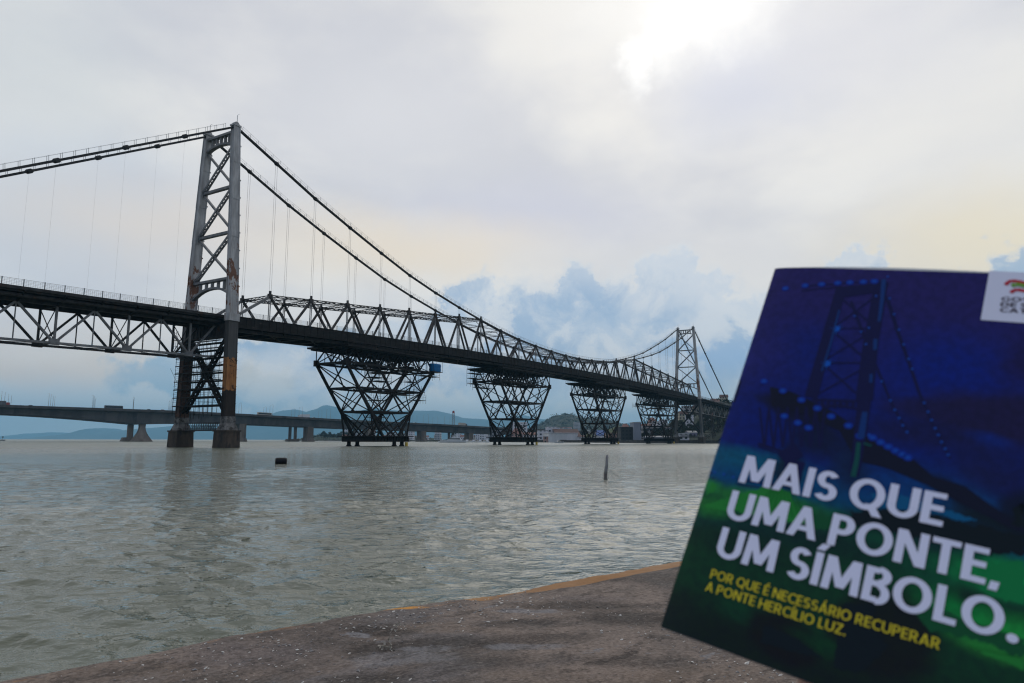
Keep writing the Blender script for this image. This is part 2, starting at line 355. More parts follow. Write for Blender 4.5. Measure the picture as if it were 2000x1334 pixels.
# ---------------------------------------------------------------- quay under the camera
QA = math.radians(39.16)                 # heading of the edge
def quay_material():
    m, T, b = mat('worn_quay_surface', .9, 0.0, .12); v = obj_co(T); x, y, z = T.sep(v)
    n = T.noise(v, 1.4, 8, .65); fine = T.noise(v, 34, 5, .7); mid = T.noise(v, 7, 6, .65)
    cc = T.mix(T.ss(n, .38, .62), (.080, .061, .053, 1), (.27, .21, .172, 1))
    cc = T.mix(T.math('MULTIPLY', T.ss(T.noise(T.mapping(v, scale=(.6, 1.4, 1), loc=(3, 1, 0)), 1.1, 6, .6), .54, .64), .55), cc, (.155, .145, .150, 1))
    cc = T.mix(T.math('MULTIPLY', T.ss(T.noise(T.mapping(v, scale=(.55, 1.5, 1), loc=(9, 4, 0)), 1.3, 7, .7), .55, .63), .8), cc, (.035, .028, .026, 1))
    cc = T.mix(T.math('MULTIPLY', T.ss(T.noise(T.mapping(v, scale=(.8, 2.4, 1), loc=(2, 8, 0)), 2.2, 6, .7), .64, .67), .6), cc, (.24, .25, .27, 1))
    cc = T.mix(T.math('MULTIPLY', T.ss(T.noise(T.mapping(v, loc=(5, 2, 0)), 2.5, 6, .6), .6, .72), .5), cc, (.22, .165, .12, 1))
    wq = T.vec('ADD', v, T.vec('MULTIPLY', T.vec('SUBTRACT', T.noise(v, 2.6, 7, .68, out='Color'), (.5, .5, .5)), (.55, .30, 0)))
    wq = T.vec('MULTIPLY', wq, (1, 1, 0))
    def qp(px, py):
        r_ = ray(px, py); p_ = CAM + r_ * ((.35 - EYE) / r_[2]); d_ = p_[:2] - QO; return d_[0] * math.cos(QA) + d_[1] * math.sin(QA), -d_[0] * math.sin(QA) + d_[1] * math.cos(QA)
    brk_n = T.noise(T.mapping(v, scale=(.7, 1.6, 1), loc=(1, 7, 0)), 6.5, 7, .72)
    def spot(px, py, rx, ry, rgb, amt, soft=(1.0, .35)):
        nonlocal cc
        cc = T.mix(T.math('MULTIPLY', T.blob(wq, qp(px, py), (rx * 1.1, ry * 1.8), soft, QA), T.math('MULTIPLY', T.ss(brk_n, .30, .46), amt)), cc, (*rgb, 1))
    TAN = (.24, .175, .13); PALE = (.25, .25, .265); DRK = (.016, .012, .011); MAUVE = (.15, .125, .125)
    for a_ in ((250, 1310, .8, .2, TAN, .45), (880, 1228, .5, .12, TAN, .7), (620, 1195, .5, .12, TAN, .4), (1400, 1325, .8, .2, TAN, .6), (1050, 1325, .6, .14, TAN, .4), (480, 1275, .6, .2, MAUVE, .5), (1150, 1165, .5, .12, MAUVE, .4)): spot(*a_)
    for a_ in ((745, 1232, .34, .10, DRK, .9), (870, 1256, .75, .13, DRK, .85), (720, 1265, .3, .10, DRK, .8), (1060, 1245, .5, .10, DRK, .6), (1130, 1180, .8, .16, DRK, .7), (1240, 1205, .7, .22, DRK, .8), (1000, 1215, .4, .08, DRK, .6), (720, 1325, .35, .12, DRK, .75), (1230, 1290, .5, .12, DRK, .6), (960, 1290, .4, .1, DRK, .5), (1280, 1130, .8, .2, DRK, .45)): spot(*a_)
    for a_ in ((1035, 1192, .30, .06, PALE, .7), (705, 1240, .14, .04, PALE, .75), (780, 1285, .4, .10, PALE, .5), (830, 1266, .25, .05, PALE, .6), (1020, 1263, .3, .06, PALE, .6)): spot(*a_, soft=(1.0, .6))
    cc = T.mix(T.math('MULTIPLY', T.ss(T.noise(T.mapping(v, scale=(.75, 1.3, 1), loc=(4, 6, 0)), 4.2, 8, .74), .53, .60), .55), cc, (.034, .027, .024, 1))
    cc = T.mix(T.math('MULTIPLY', T.ss(T.noise(T.mapping(v, scale=(.8, 1.2, 1), loc=(8, 3, 0)), 13, 7, .72), .57, .63), .5), cc, (.24, .20, .175, 1))
    cc = T.mix(T.math('MULTIPLY', T.ss(T.noise(T.mapping(v, loc=(2, 9, 0)), 19, 6, .7), .55, .62), .5), cc, (.04, .032, .028, 1))
    cc = T.mix(T.ss(fine, .36, .66), T.mix(.36, cc, (.02, .016, .015, 1)), T.mix(.16, cc, (.36, .31, .27, 1)))
    for a_ in ((790, 1189, .20, .05, (.60, .27, .05), .9), (330, 1243, .5, .07, (.26, .14, .07), .7), (500, 1228, .35, .05, (.30, .15, .06), .6), (930, 1168, .25, .06, (.5, .25, .08), .6)): spot(*a_, soft=(1.0, .5))
    # cracks
    cr = T.new('ShaderNodeTexVoronoi', feature='DISTANCE_TO_EDGE'); T.put(cr.inputs['Vector'], T.vec('ADD', T.mapping(v, scale=(.45, .8, 1)), T.vec('MULTIPLY', T.noise(v, 3, 4, out='Color'), (.25, .25, 0)))); cr.inputs['Scale'].default_value = 1.0
    crm = T.math('MULTIPLY', T.ss(cr.outputs[0], .012, .004), T.ss(T.noise(v, .9, 2), .58, .66))
    cc = T.mix(T.math('MULTIPLY', crm, .3), cc, (.02, .018, .016, 1))
    # worn orange edge line
    wob = T.math('MULTIPLY', T.math('SUBTRACT', T.noise(v, 3.5, 5), .5), .07)
    yy = T.math('ADD', T.math('MULTIPLY', y, -1.0), wob)
    band = T.math('MULTIPLY', T.ss(yy, .0, .02), T.ss(T.math('SUBTRACT', yy, T.ss(x, .5, 3.0, 0, .12)), .16, .13))
    keep = T.ss(T.math('ADD', T.noise(T.mapping(v, scale=(.7, 3, 1)), 2.6, 7, .7), T.math('MULTIPLY', T.ss(x, .4, 2.6), .36)), .56, .64)
    cc = T.mix(T.math('MULTIPLY', T.math('MULTIPLY', band, keep), .85), cc, T.mix(mid, (.26, .13, .055, 1), (.46, .24, .095, 1)))
    T.l.new(cc, b.inputs['Base Color'])
    h = T.math('ADD', T.math('MULTIPLY', mid, .6), T.math('ADD', T.math('MULTIPLY', fine, .4), T.math('MULTIPLY', crm, -.6)))
    bp = T.new('ShaderNodeBump'); bp.inputs['Strength'].default_value = .8; bp.inputs['Distance'].default_value = .02
    T.l.new(h, bp.inputs['Height']); T.l.new(bp.outputs[0], b.inputs['Normal'])
    T.l.new(T.ss(n, .3, .7, .6, .9), b.inputs['Roughness'])
    return m
QO = np.array([-0.95, 6.299])                 # a point of the edge; local x runs along it, local -y into the quay
def quay_z(x, y): return .012 * fbm2(np.asarray(x, float), np.asarray(y, float), 11, 4, 1.6)
def build_quay():
    xs = np.concatenate([np.linspace(-60, -7, 20)[:-1], np.linspace(-7, 12, 420), np.linspace(12, 60, 20)[1:]])
    v = np.concatenate([[0, 0, .0, .012, .03], np.linspace(.06, 6, 150), np.linspace(6, 40, 20)[1:]])
    X, V = np.meshgrid(xs, v); Z = .35 + quay_z(X, -V)
    jag = .016 * fbm2(X, X * 0, 21, 6, 2.6, .66) + .02 * np.clip(fbm2(X, X * 0 + 3, 23, 5, 4, .7), -.5, 2)
    k = np.exp(-V / .25); Yl = -V + jag * k
    Z -= .02 * np.exp(-V / .02); Z[0] = -1.2; Z[1] = .18 + .05 * fbm2(X[1], X[1] * 0, 31, 4, 3); Yl[0] += .03; Yl[1] += .012
    o = grid_mesh('quay', X, Yl, Z, quay_material(), True)
    o.location = (QO[0], QO[1], 0); o.rotation_euler = (0, 0, QA); tag(o, kind='structure')
    # loose shell grit and stone chips
    rs = np.random.RandomState(4); mb = MB()
    for i in range(21000):
        x = rs.uniform(-4, 6); y = -rs.uniform(.1, 4.6) if rs.rand() < .8 else -rs.uniform(.1, 8)
        if y < -7: continue
        den = fbm2(np.array([x]), np.array([y]), 41, 3, .9)[0]
        if den + .30 * x + .30 * (-y - 1.2) < rs.uniform(-.7, 1.6): continue
        s_ = rs.lognormal(-5.0, .5); s_ = min(max(s_, .004), .020); z = .35 + float(quay_z(x, y)) + s_ * .15
        n = 5; a0 = rs.rand() * 6.3; tilt = rs.randn(2) * .25
        base = [(x + s_ * math.cos(a0 + 1.257 * q) * rs.uniform(.6, 1.2), y + s_ * math.sin(a0 + 1.257 * q) * rs.uniform(.5, 1.0), z + tilt[0] * s_ * math.cos(a0 + 1.257 * q)) for q in range(n)]
        top = (x + s_ * .15, y, z + s_ * rs.uniform(.25, .6))
        mb.add(base + [top, (x, y, z - s_ * .4)], [(q, (q + 1) % n, n) for q in range(n)] + [((q + 1) % n, q, n + 1) for q in range(n)], int(rs.choice([0, 0, 0, 1, 1, 1, 1])))
    M['chip_pale'] = mottled('pale_shell_grit', (.45, .41, .36), (.68, .64, .58), 60, .8)
    M['chip_grey'] = mottled('grey_stone_chip', (.15, .14, .135), (.28, .26, .25), 50, .8)
    M['chip_dark'] = mottled('dark_stone_chip', (.03, .026, .024), (.07, .06, .055), 50, .8)
    g = mb.build('loose_grit', ['chip_pale', 'chip_grey', 'chip_dark']); g.location = o.location; g.rotation_euler = o.rotation_euler
    tag(g, 'pale shell grit and stone chips scattered over the quay', 'grit', kind='stuff')
    # dry weed by the dark stain
    rw = ray(764, 1264); w = CAM + rw * ((.355 - EYE) / rw[2]); wd = empty('dry_weed', (w[0], w[1], .352)); wd.scale = (1.5, 1.5, 1.7); tag(wd, 'dry pale weed stalk curling up from the dark stain on the quay', 'weed')
    mb = MB(); pts = [(0, 0, 0), (-.012, .01, .03), (-.008, .01, .055), (.012, .012, .078), (.035, .014, .09), (.05, .015, .088)]
    mb.tube(pts, .0022, 6, r2=.0012); mb.tube([(-.012, .01, .03), (.02, .0, .04), (.045, .0, .037)], .0014, 5); mb.tube([(0, 0, 0), (-.03, -.01, .008), (-.06, -.015, .012)], .0018, 5)
    M['weed'] = mottled('dry_stalk', (.32, .28, .22), (.48, .43, .36), 40, .9); mb.build('stalk', 'weed', wd)
    mb = MB()
    for i in range(34):
        p = np.array(random.choice(pts)) + np.random.randn(3) * (.006, .006, .005); d = np.random.randn(3) * .008; e = np.random.randn(3) * .004
        if i % 3 == 0: p = np.array((-.045, -.012, .012)) + np.random.randn(3) * (.014, .01, .006)
        mb.add([p, p + d * .5 + e, p + d, p + d * .5 - e], [(0, 1, 2, 3)])
    mb.build('leaf', 'weed', wd)
build_quay()

# ---------------------------------------------------------------- suspension bridge
L_SPAN = 339.5; RZ = math.pi / 2 - AZ
bridge = empty('suspension_bridge', (AX, AY, 0), RZ)
tag(bridge, 'long steel suspension bridge with two lattice towers and eyebar cables over the water', 'suspension bridge')
TO = 4.94
def b2w(s, o, z):                            # bridge coordinates (along, toward camera side, up) -> world
    return np.array([AX + s * math.sin(AZ) + o * math.cos(AZ), AY + s * math.cos(AZ) - o * math.sin(AZ), z])
def P(s, o, z): return (s, -o, z)            # same, in the bridge empty's own frame
def deck_z(s):
    if 0 <= s <= L_SPAN: return 28.6 + 2.8 * (1 - ((s - L_SPAN / 2) / (L_SPAN / 2)) ** 2)
    d = -s if s < 0 else s - L_SPAN
    return 28.6 - .028 * d
NODES = [11.9 + 12.628 * k for k in range(26)]
cab_s = [0, 11.9, 24.2, 36.3, 48.6, 61.1, 74, 86.5, 99.8, 111.5, 124.2, 136.5, 149.2, 162, 169.75]
cab_z = [72.5, 67.75, 62.85, 58.65, 54.6, 50.65, 47.5, 44.9, 42.45, 40.55, 38.9, 37.85, 37.1, 36.65, 36.55]
def cable_z(s):
    if s < 0: return 72.5 + s * .571
    if s > L_SPAN: return cable_z(L_SPAN - s)
    s = min(s, L_SPAN - s); return float(np.interp(s, cab_s, cab_z))
def chord_z(k):                              # top chord height at node k
    kk = min(k, 25 - k)
    return 35.2 + 7.25 * kk / 7 if kk <= 7 else cable_z(NODES[kk])

def leg_o(z): return 7.5 + (TO - 7.5) * (z - 28) / 45 if z > 28 else 8.1 + (7.5 - 8.1) * (z - 6.5) / 21.5
def build_tower(s0, first):
    body = MB()
    # top and bottom portals: Vierendeel frames with arched soffits
    def portal(z0, z1, arch):
        w = leg_o(z1) - .6; w0 = leg_o(z0) - .6; n = 6
        body.bar(P(s0, -w, z1), P(s0, w, z1), 1.1, .55)
        for i in range(2 * n):
            a, b = -1 + i / n, -1 + (i + 1) / n
            f = lambda t: z0 - arch * (abs(t) ** 2.2)
            body.bar(P(s0, a * w0, f(a)), P(s0, b * w0, f(b)), 1.0, .5)
        for i in range(1, n):
            t = -1 + 2 * i / n; body.bar(P(s0, t * w, z0 - arch * abs(t) ** 2.2 + .2), P(s0, t * w, z1 - .25), .5, .55, (1, 0, 0))
    ptop = MB(); body = ptop; portal(69.2, 71.3, .9)
    pbot = MB(); body = pbot; portal(35.3, 37.0, 1.9)
    m = MB(); m.box(P(s0 - .55, 6.9, 24.1), P(s0 + .55, -6.9, 26.9)); m.box(P(s0 - .75, 7.0, 23.8), P(s0 + .75, -7.0, 24.1))
    for i in range(11): m.box(P(s0 - .7, -6 + i * 1.2 + .08, 24.1), P(s0 + .7, -6 + i * 1.2 - .08, 26.9))
    tw = m.build('tower', 'dark_steel', bridge)
    for z in (58.3, 47.65):
        m = MB(); w = leg_o(z) - .55; m.bar(P(s0, -w, z), P(s0, w, z), .8, .6); m.build('strut', 'mid_steel', tw)
    ptop.build('portal_beam', 'mid_steel', tw); pbot.build('portal_beam', 'mid_steel', tw)
    for z0, z1 in ((58.5, 68.0), (47.85, 58.1), (37.2, 47.45)):
        for sg in (-1, 1):
            m = MB(); a = P(s0, -sg * (leg_o(z0) - .7), z0 + .2); b = P(s0, sg * (leg_o(z1) - .7), z1 - .2)
            if sg == 1: m.laced(a, b, .5, .72, .2, 15, (1, 0, 0))
            else:
                q = (np.array(a) + np.array(b)) / 2; m.bar(a, q, .42, .55, (1, 0, 0)); m.bar(q, b, .42, .55, (1, 0, 0))
            m.build('diagonal_brace', 'mid_steel', tw)
    # lower X and deep girder under the deck
    m = MB()
    for sg in (-1, 1):
        m.laced(P(s0, -sg * 7.2, 7.6), P(s0, sg * 6.9, 24.2), .6, 1.0, .34, 16, (1, 0, 0))
    m.box(P(s0 - .5, 1.4, 15.4), P(s0 + .5, -1.4, 18.0)); m.build('cross_brace', 'black_steel', tw)
    for sg in (1, -1):
        m = MB()
        def seg(z0, z1, k, w0, w1, d0, d1):
            b = [P(s0 - w0, sg * leg_o(z0) + d0, z0), P(s0 + w0, sg * leg_o(z0) + d0, z0), P(s0 + w0, sg * leg_o(z0) - d0, z0), P(s0 - w0, sg * leg_o(z0) - d0, z0)]
            t = [P(s0 - w1, sg * leg_o(z1) + d1, z1), P(s0 + w1, sg * leg_o(z1) + d1, z1), P(s0 + w1, sg * leg_o(z1) - d1, z1), P(s0 - w1, sg * leg_o(z1) - d1, z1)]
            m.hexa(b, t, k)
            for q in (-1, 1):                # flange plates along the edges of the outer face
                for e in (-1, 1):
                    bo = lambda w_, d_, z_: [P(s0 + e * w_ - .13, sg * leg_o(z_) + q * d_ - .07, z_), P(s0 + e * w_ + .13, sg * leg_o(z_) + q * d_ - .07, z_), P(s0 + e * w_ + .13, sg * leg_o(z_) + q * d_ + .07, z_), P(s0 + e * w_ - .13, sg * leg_o(z_) + q * d_ + .07, z_)]
                    m.hexa(bo(w0, d0, z0), bo(w1, d1, z1), k)
        wz = lambda z: 1.05 - .33 * max(0, z - 28) / 45 if z > 28 else 1.05 + .08 * (28 - z) / 22
        cuts = [(6.6, 12.0, 1 if sg > 0 or not first else 3), (12.0, 19.3, 1 if sg > 0 and first else 3), (19.3, 27.4, 1), (27.4, 28.9, 0)] + [(28.9 + i * 8.72, 28.9 + (i + 1) * 8.72, 0) for i in range(5)]
        if not first: cuts = [(a_, b_, 1 if k_ in (2, 3) else k_) for a_, b_, k_ in cuts]
        for a_, b_, k_ in cuts: seg(a_, b_, k_, wz(a_), wz(b_), .62, .55 if a_ > 28 else .62)
        for i in range(10):                  # step brackets
            z = 31 + i * 4.1; m.box(P(s0 + wz(z) + .02, sg * leg_o(z) + .45, z), P(s0 + wz(z) + .5, sg * leg_o(z) + .3, z + .3), 0)
        m.box(P(s0 - 1.35, sg * leg_o(28) + .85, 27.3), P(s0 + 1.35, sg * leg_o(28) - .85, 28.95), 0)
        m.build('leg', ['leg', 'leg_bands' if first and sg > 0 else 'dark_leg', 'ochre', 'brown_primer'], tw)
        m = MB(); m.box(P(s0 - 1.0, sg * TO + .75, 72.52), P(s0 + 1.0, sg * TO - .75, 72.9)); m.tube([P(s0, sg * TO - .45, 72.9), P(s0, sg * TO + .45, 72.9)], .72, 16)
        m.tube([P(s0 + .3, sg * TO, 73.4), P(s0 + .3, sg * TO, 75.4), P(s0 + .75, sg * TO, 75.8)], .06, 6)
        m.build('saddle', 'leg', tw)
        m = MB(); o_ = sg * leg_o(6.6); m.hexa([P(s0 - 1.7, o_ + 1.4, 3.72), P(s0 + 1.7, o_ + 1.4, 3.72), P(s0 + 1.7, o_ - 1.4, 3.72), P(s0 - 1.7, o_ - 1.4, 3.72)], [P(s0 - 1.15, o_ + .85, 5.4), P(s0 + 1.15, o_ + .85, 5.4), P(s0 + 1.15, o_ - .85, 5.4), P(s0 - 1.15, o_ - .85, 5.4)])
        m.box(P(s0 - 1.25, o_ + .95, 5.4), P(s0 + 1.25, o_ - .95, 6.6))
        m.build('pedestal', 'pedestal', tw)
        m = MB(); o_ = sg * 8.0; m.hexa([P(s0 - 2.25, o_ + 1.85, -4), P(s0 + 2.25, o_ + 1.85, -4), P(s0 + 2.25, o_ - 1.85, -4), P(s0 - 2.25, o_ - 1.85, -4)], [P(s0 - 2.0, o_ + 1.65, 3.4), P(s0 + 2.0, o_ + 1.65, 3.4), P(s0 + 2.0, o_ - 1.65, 3.4), P(s0 - 2.0, o_ - 1.65, 3.4)])
        m.box(P(s0 - 2.2, o_ + 1.85, 3.4), P(s0 + 2.2, o_ - 1.85, 3.72)); m.build('pier', 'pier_concrete', tw)
    m = MB()                                  # walkway between the pedestals
    for ds in (-.8, .8):
        for z in (3.75, 4.1, 5.3): m.bar(P(s0 + ds, -6.0, z), P(s0 + ds, 6.0, z), .12 if z > 4 else .25, .12 if z > 4 else .35)
        for i in range(14): m.bar(P(s0 + ds, -5.3 + i * .815, 3.8), P(s0 + ds, -5.3 + i * .815, 5.3), .08)
        for i in range(13): m.bar(P(s0 + ds, -5.3 + i * .815, 3.9), P(s0 + ds, -5.3 + (i + 1) * .815, 5.2), .07)
    m.box(P(s0 - .8, -6.0, 3.72), P(s0 + .8, 6.0, 3.8)); m.build('walkway', 'dark_steel', tw)
    return tw
build_tower(0.0, True); build_tower(L_SPAN, False)

# main cables with clamps, hand ropes and hangers
def build_cable(o):
    m = MB(); ss = [-78, -36.6, -24.4, -12.2, 0] + NODES + [L_SPAN, L_SPAN + 12.2, L_SPAN + 24.4, L_SPAN + 36.6, L_SPAN + 78]
    for a, b in zip(ss[:-1], ss[1:]):
        for d in (-.24, -.08, .08, .24): m.bar(P(a, o + d, cable_z(a)), P(b, o + d, cable_z(b)), .07, .42)
    cb = m.build('main_cable', 'cable', bridge)
    for s in [-36.6, -24.4, -12.2] + NODES + [L_SPAN + 12.2, L_SPAN + 24.4, L_SPAN + 36.6]:
        m = MB(); d = np.array(P(s + .5, 0, cable_z(s + .5))) - np.array(P(s - .5, 0, cable_z(s - .5))); d /= np.linalg.norm(d); c0 = np.array(P(s, o, cable_z(s)))
        m.tube([c0 - d * .75, c0 - d * .4, c0 + d * .4, c0 + d * .75], [.25, .46, .46, .25], 10); m.tube([c0 + np.array((0, -.42, 0)), c0 + np.array((0, .42, 0))], .36, 10)
        m.build('cable_clamp', 'cable', cb)
    m = MB(); prev = None; s = -60.0
    while s < L_SPAN + 60:
        if abs(s) > 1.2 and abs(s - L_SPAN) > 1.2:
            z = cable_z(s); top = []
            for d in (-.34, .34): m.bar(P(s, o + d, z + .1), P(s - (.1 if s < 0 else -.1), o + d, z + 1.25), .055); top.append(P(s, o + d, z + 1.22))
            if prev and abs(prev[0][0] - s) < 3:
                for a, b in zip(prev, top): m.bar(a, b, .03)
            prev = top
        s += 2.2
    m.build('hand_rope', 'rope', cb)
    return cb
for o in (TO, -TO): build_cable(o)
for o in (TO, -TO):
    for k in list(range(0, 7)) + list(range(19, 26)):
        s = NODES[k]
        m = MB()
        for d in (-.28, .28): m.tube([P(s + d, o, chord_z(k) + .2), P(s + d, o, cable_z(s) - .2)], .027, 5)
        m.build('hanger', 'rope', bridge)
    for s in (-36.6, -24.4, -12.2, L_SPAN + 12.2, L_SPAN + 24.4, L_SPAN + 36.6):
        m = MB(); m.tube([P(s, o, deck_z(s)), P(s, o, cable_z(s) - .2)], .009, 5); m.build('hanger', 'rope', bridge)

# stiffening trusses above the deck
for o in (TO, -TO):
    m = MB(); sg = 1 if o > 0 else -1
    for k in range(25):
        a, b = P(NODES[k], o, chord_z(k)), P(NODES[k + 1], o, chord_z(k + 1))
        if 7 <= k < 18: continue
        for z in (-.22, .22): m.bar((a[0], a[1], a[2] + z), (b[0], b[1], b[2] + z), .55, .12)
        n = 9
        for i in range(n):
            p0 = np.array(a) + (np.array(b) - a) * i / n; p1 = np.array(a) + (np.array(b) - a) * (i + 1) / n; q = .16 if i % 2 else -.16
            m.bar(p0 + np.array((0, 0, q)), p1 - np.array((0, 0, q)), .5, .09)
    gus = []
    for k in range(26):
        g = m if not 7 < k < 18 else MB()
        g.box(P(NODES[k] - .55, o + .3, chord_z(k) - .6), P(NODES[k] + .55, o - .3, chord_z(k) + .45)); g.box(P(NODES[k] - .22, o + .22, chord_z(k) + .45), P(NODES[k] + .22, o - .22, chord_z(k) + (1.2 if g is m else .6)))
        if g is not m: gus.append(g)
    for z in (-.5,): 
        for k in range(7, 18): m.bar(P(NODES[k], o, chord_z(k) + z), P(NODES[k + 1], o, chord_z(k + 1) + z), .3, .14)
    tr = m.build('stiffening_truss', 'truss_brown', bridge)
    for g in gus: g.build('gusset', 'truss_brown', tr)
    m = MB()
    for s in np.arange(0, L_SPAN - 3, 6.79): m.bar(P(s, o, deck_z(s) - 2.85), P(min(s + 6.79, L_SPAN), o, deck_z(min(s + 6.79, L_SPAN)) - 2.85), .6, .7)
    m.build('bottom_chord', 'black_steel', tr)
    for e in (0, 25):
        m = MB(); s1 = 2.0 if e == 0 else L_SPAN - 2.0
        m.bar(P(s1, o, deck_z(s1) - .2), P(NODES[e], o, chord_z(e) - .1), .55, .6); m.build('end_post', 'mid_steel' if e == 0 else 'truss_brown', tr)
    for k in range(26):
        for d in (-1, 1):
            if (k == 0 and d < 0) or (k == 25 and d > 0): continue
            s1 = NODES[k] + d * 6.0
            m = MB(); a = P(NODES[k] + d * .2, o, chord_z(k) - .3); b = P(s1, o, deck_z(s1) - .6); m.bar(a, b, .46, .5, (0, 1, 0)); m.build('diagonal', 'truss_brown', tr)
        m = MB()
        for d in (-.22, .22): m.bar(P(NODES[k] + d, o, chord_z(k) - .5), P(NODES[k] + d, o, deck_z(NODES[k]) - .4), .11, .2)
        m.build('vertical', 'mid_steel', tr)
for k in range(26):
    m = MB(); z = chord_z(k); s = NODES[k]
    m.laced(P(s, -TO, z - .1), P(s, TO, z - .1), .3, .5, .14, 14)
    for sg in (-1, 1): m.bar(P(s, sg * (TO - .2), z - 2.0), P(s, sg * (TO - 2.2), z - .3), .16)
    m.build('cross_strut', 'truss_brown', bridge)
m = MB()
for k in range(25):
    for sg in (-1, 1):
        a = np.array(P(NODES[k], -sg * TO, chord_z(k))); b = np.array(P(NODES[k + 1], sg * TO, chord_z(k + 1))); m.laced(a, b, .12, .3, .09, 18)
    a = np.array(P(NODES[k], 0, chord_z(k))); b = np.array(P(NODES[k + 1], 0, chord_z(k + 1)))
    q0 = (np.array(P(NODES[k], -TO, chord_z(k))) + np.array(P(NODES[k + 1], -TO, chord_z(k + 1)))) / 2; m.bar(q0, q0 + np.array((0, -2 * TO, 0)), .22, .22)
m.build('lateral_bracing', 'mid_steel', bridge)

# deck
S0, S1 = -112.0, L_SPAN + 130
def strip(mb, sa, sb, o0, o1, zt, zb, step=6.79):
    n = max(1, int((sb - sa) / step)); e = np.linspace(sa, sb, n + 1)
    for a, b in zip(e[:-1], e[1:]):
        mb.hexa([P(a, o1, deck_z(a) + zb), P(b, o1, deck_z(b) + zb), P(b, o0, deck_z(b) + zb), P(a, o0, deck_z(a) + zb)], [P(a, o1, deck_z(a) + zt), P(b, o1, deck_z(b) + zt), P(b, o0, deck_z(b) + zt), P(a, o0, deck_z(a) + zt)])
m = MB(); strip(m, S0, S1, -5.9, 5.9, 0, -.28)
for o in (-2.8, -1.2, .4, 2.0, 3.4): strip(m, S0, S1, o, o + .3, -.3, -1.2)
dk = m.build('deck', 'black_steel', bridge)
for sg in (-1, 1):
    m = MB(); f = lambda a, b: (min(sg * a, sg * b), max(sg * a, sg * b))
    strip(m, 0.8, L_SPAN - .8, *f(5.55, 5.95), .12, -2.2); strip(m, .8, L_SPAN - .8, *f(5.35, 6.1), .2, .08); strip(m, .8, L_SPAN - .8, *f(5.4, 6.05), -2.2, -2.35)
    for s in np.arange(3, L_SPAN - 2, 2.1): m.box(P(s - .06, sg * 6.03, deck_z(s) - 2.2), P(s + .06, sg * 5.95, deck_z(s) + .08))
    m.build('edge_girder', 'fascia', dk)
    for a, b in ((S0, -.8), (L_SPAN + .8, S1)):
        m = MB(); strip(m, a, b, *f(5.5, 6.0), .12, -.42); strip(m, a, b, *f(5.2, 5.55), -.42, -.75); strip(m, a, b, *f(2.7, 3.3), -1.2, -2.1)
        m.build('edge_girder', 'dark_steel', dk)
        m = MB(); e = np.linspace(a, b, 17); m.tube([P(s, sg * 4.7, deck_z(s) - 1.25) for s in e], .36, 12); m.build('service_pipe', 'dark_steel', dk)
        s = -6.65 if a < 0 else L_SPAN + 6.65
        while a < s < b:
            m = MB(); z = deck_z(s); m.hexa([P(s - .16, sg * 3.2, z - 2.2), P(s + .16, sg * 3.2, z - 2.2), P(s + .16, sg * 5.95, z - .75), P(s - .16, sg * 5.95, z - .75)], [P(s - .16, sg * 3.2, z - .3), P(s + .16, sg * 3.2, z - .3), P(s + .16, sg * 5.95, z - .3), P(s - .16, sg * 5.95, z - .3)])
            m.build('overhang_bracket', 'black_steel', dk); s += -6.65 if a < 0 else 6.65
    m = MB(); s = S0 + 2
    while s < S1 - 3:
        if not (-1.5 < s < 1.5 or -1.5 < s - L_SPAN < 1.5):
            m.bar(P(s, sg * 5.85, deck_z(s)), P(s, sg * 5.85, deck_z(s) + 1.38), .13)
            for i in range(1, 9): m.bar(P(s + i * 3.32 / 9, sg * 5.85, deck_z(s)), P(s + i * 3.32 / 9, sg * 5.85, deck_z(s) + 1.2), .022)
            for z in (.35, .6, .85, 1.1, 1.3): m.bar(P(s, sg * 5.85, deck_z(s) + z), P(s + 3.32, sg * 5.85, deck_z(s + 3.32) + z), .025 if z < 1.2 else .045)
        s += 3.32
    m.build('railing', 'rail', bridge)
for i in range(52):
    s = 3.2 + i * 6.55
    if s > L_SPAN - 2: break
    m = MB(); z = deck_z(s); m.box(P(s - .2, 5.5, z - 2.9), P(s + .2, -5.5, z - .3)); m.box(P(s - .35, 5.3, z - 3.05), P(s + .35, -5.3, z - 2.9)); m.build('floor_beam', 'black_steel', dk)
m = MB()
for i in range(25):
    a, b = NODES[i], NODES[i + 1]
    for sg in (-1, 1): m.bar(P(a, -sg * TO, deck_z(a) - 2.95), P(b, sg * TO, deck_z(b) - 2.95), .35, .3)
m.build('bottom_bracing', 'black_steel', bridge)

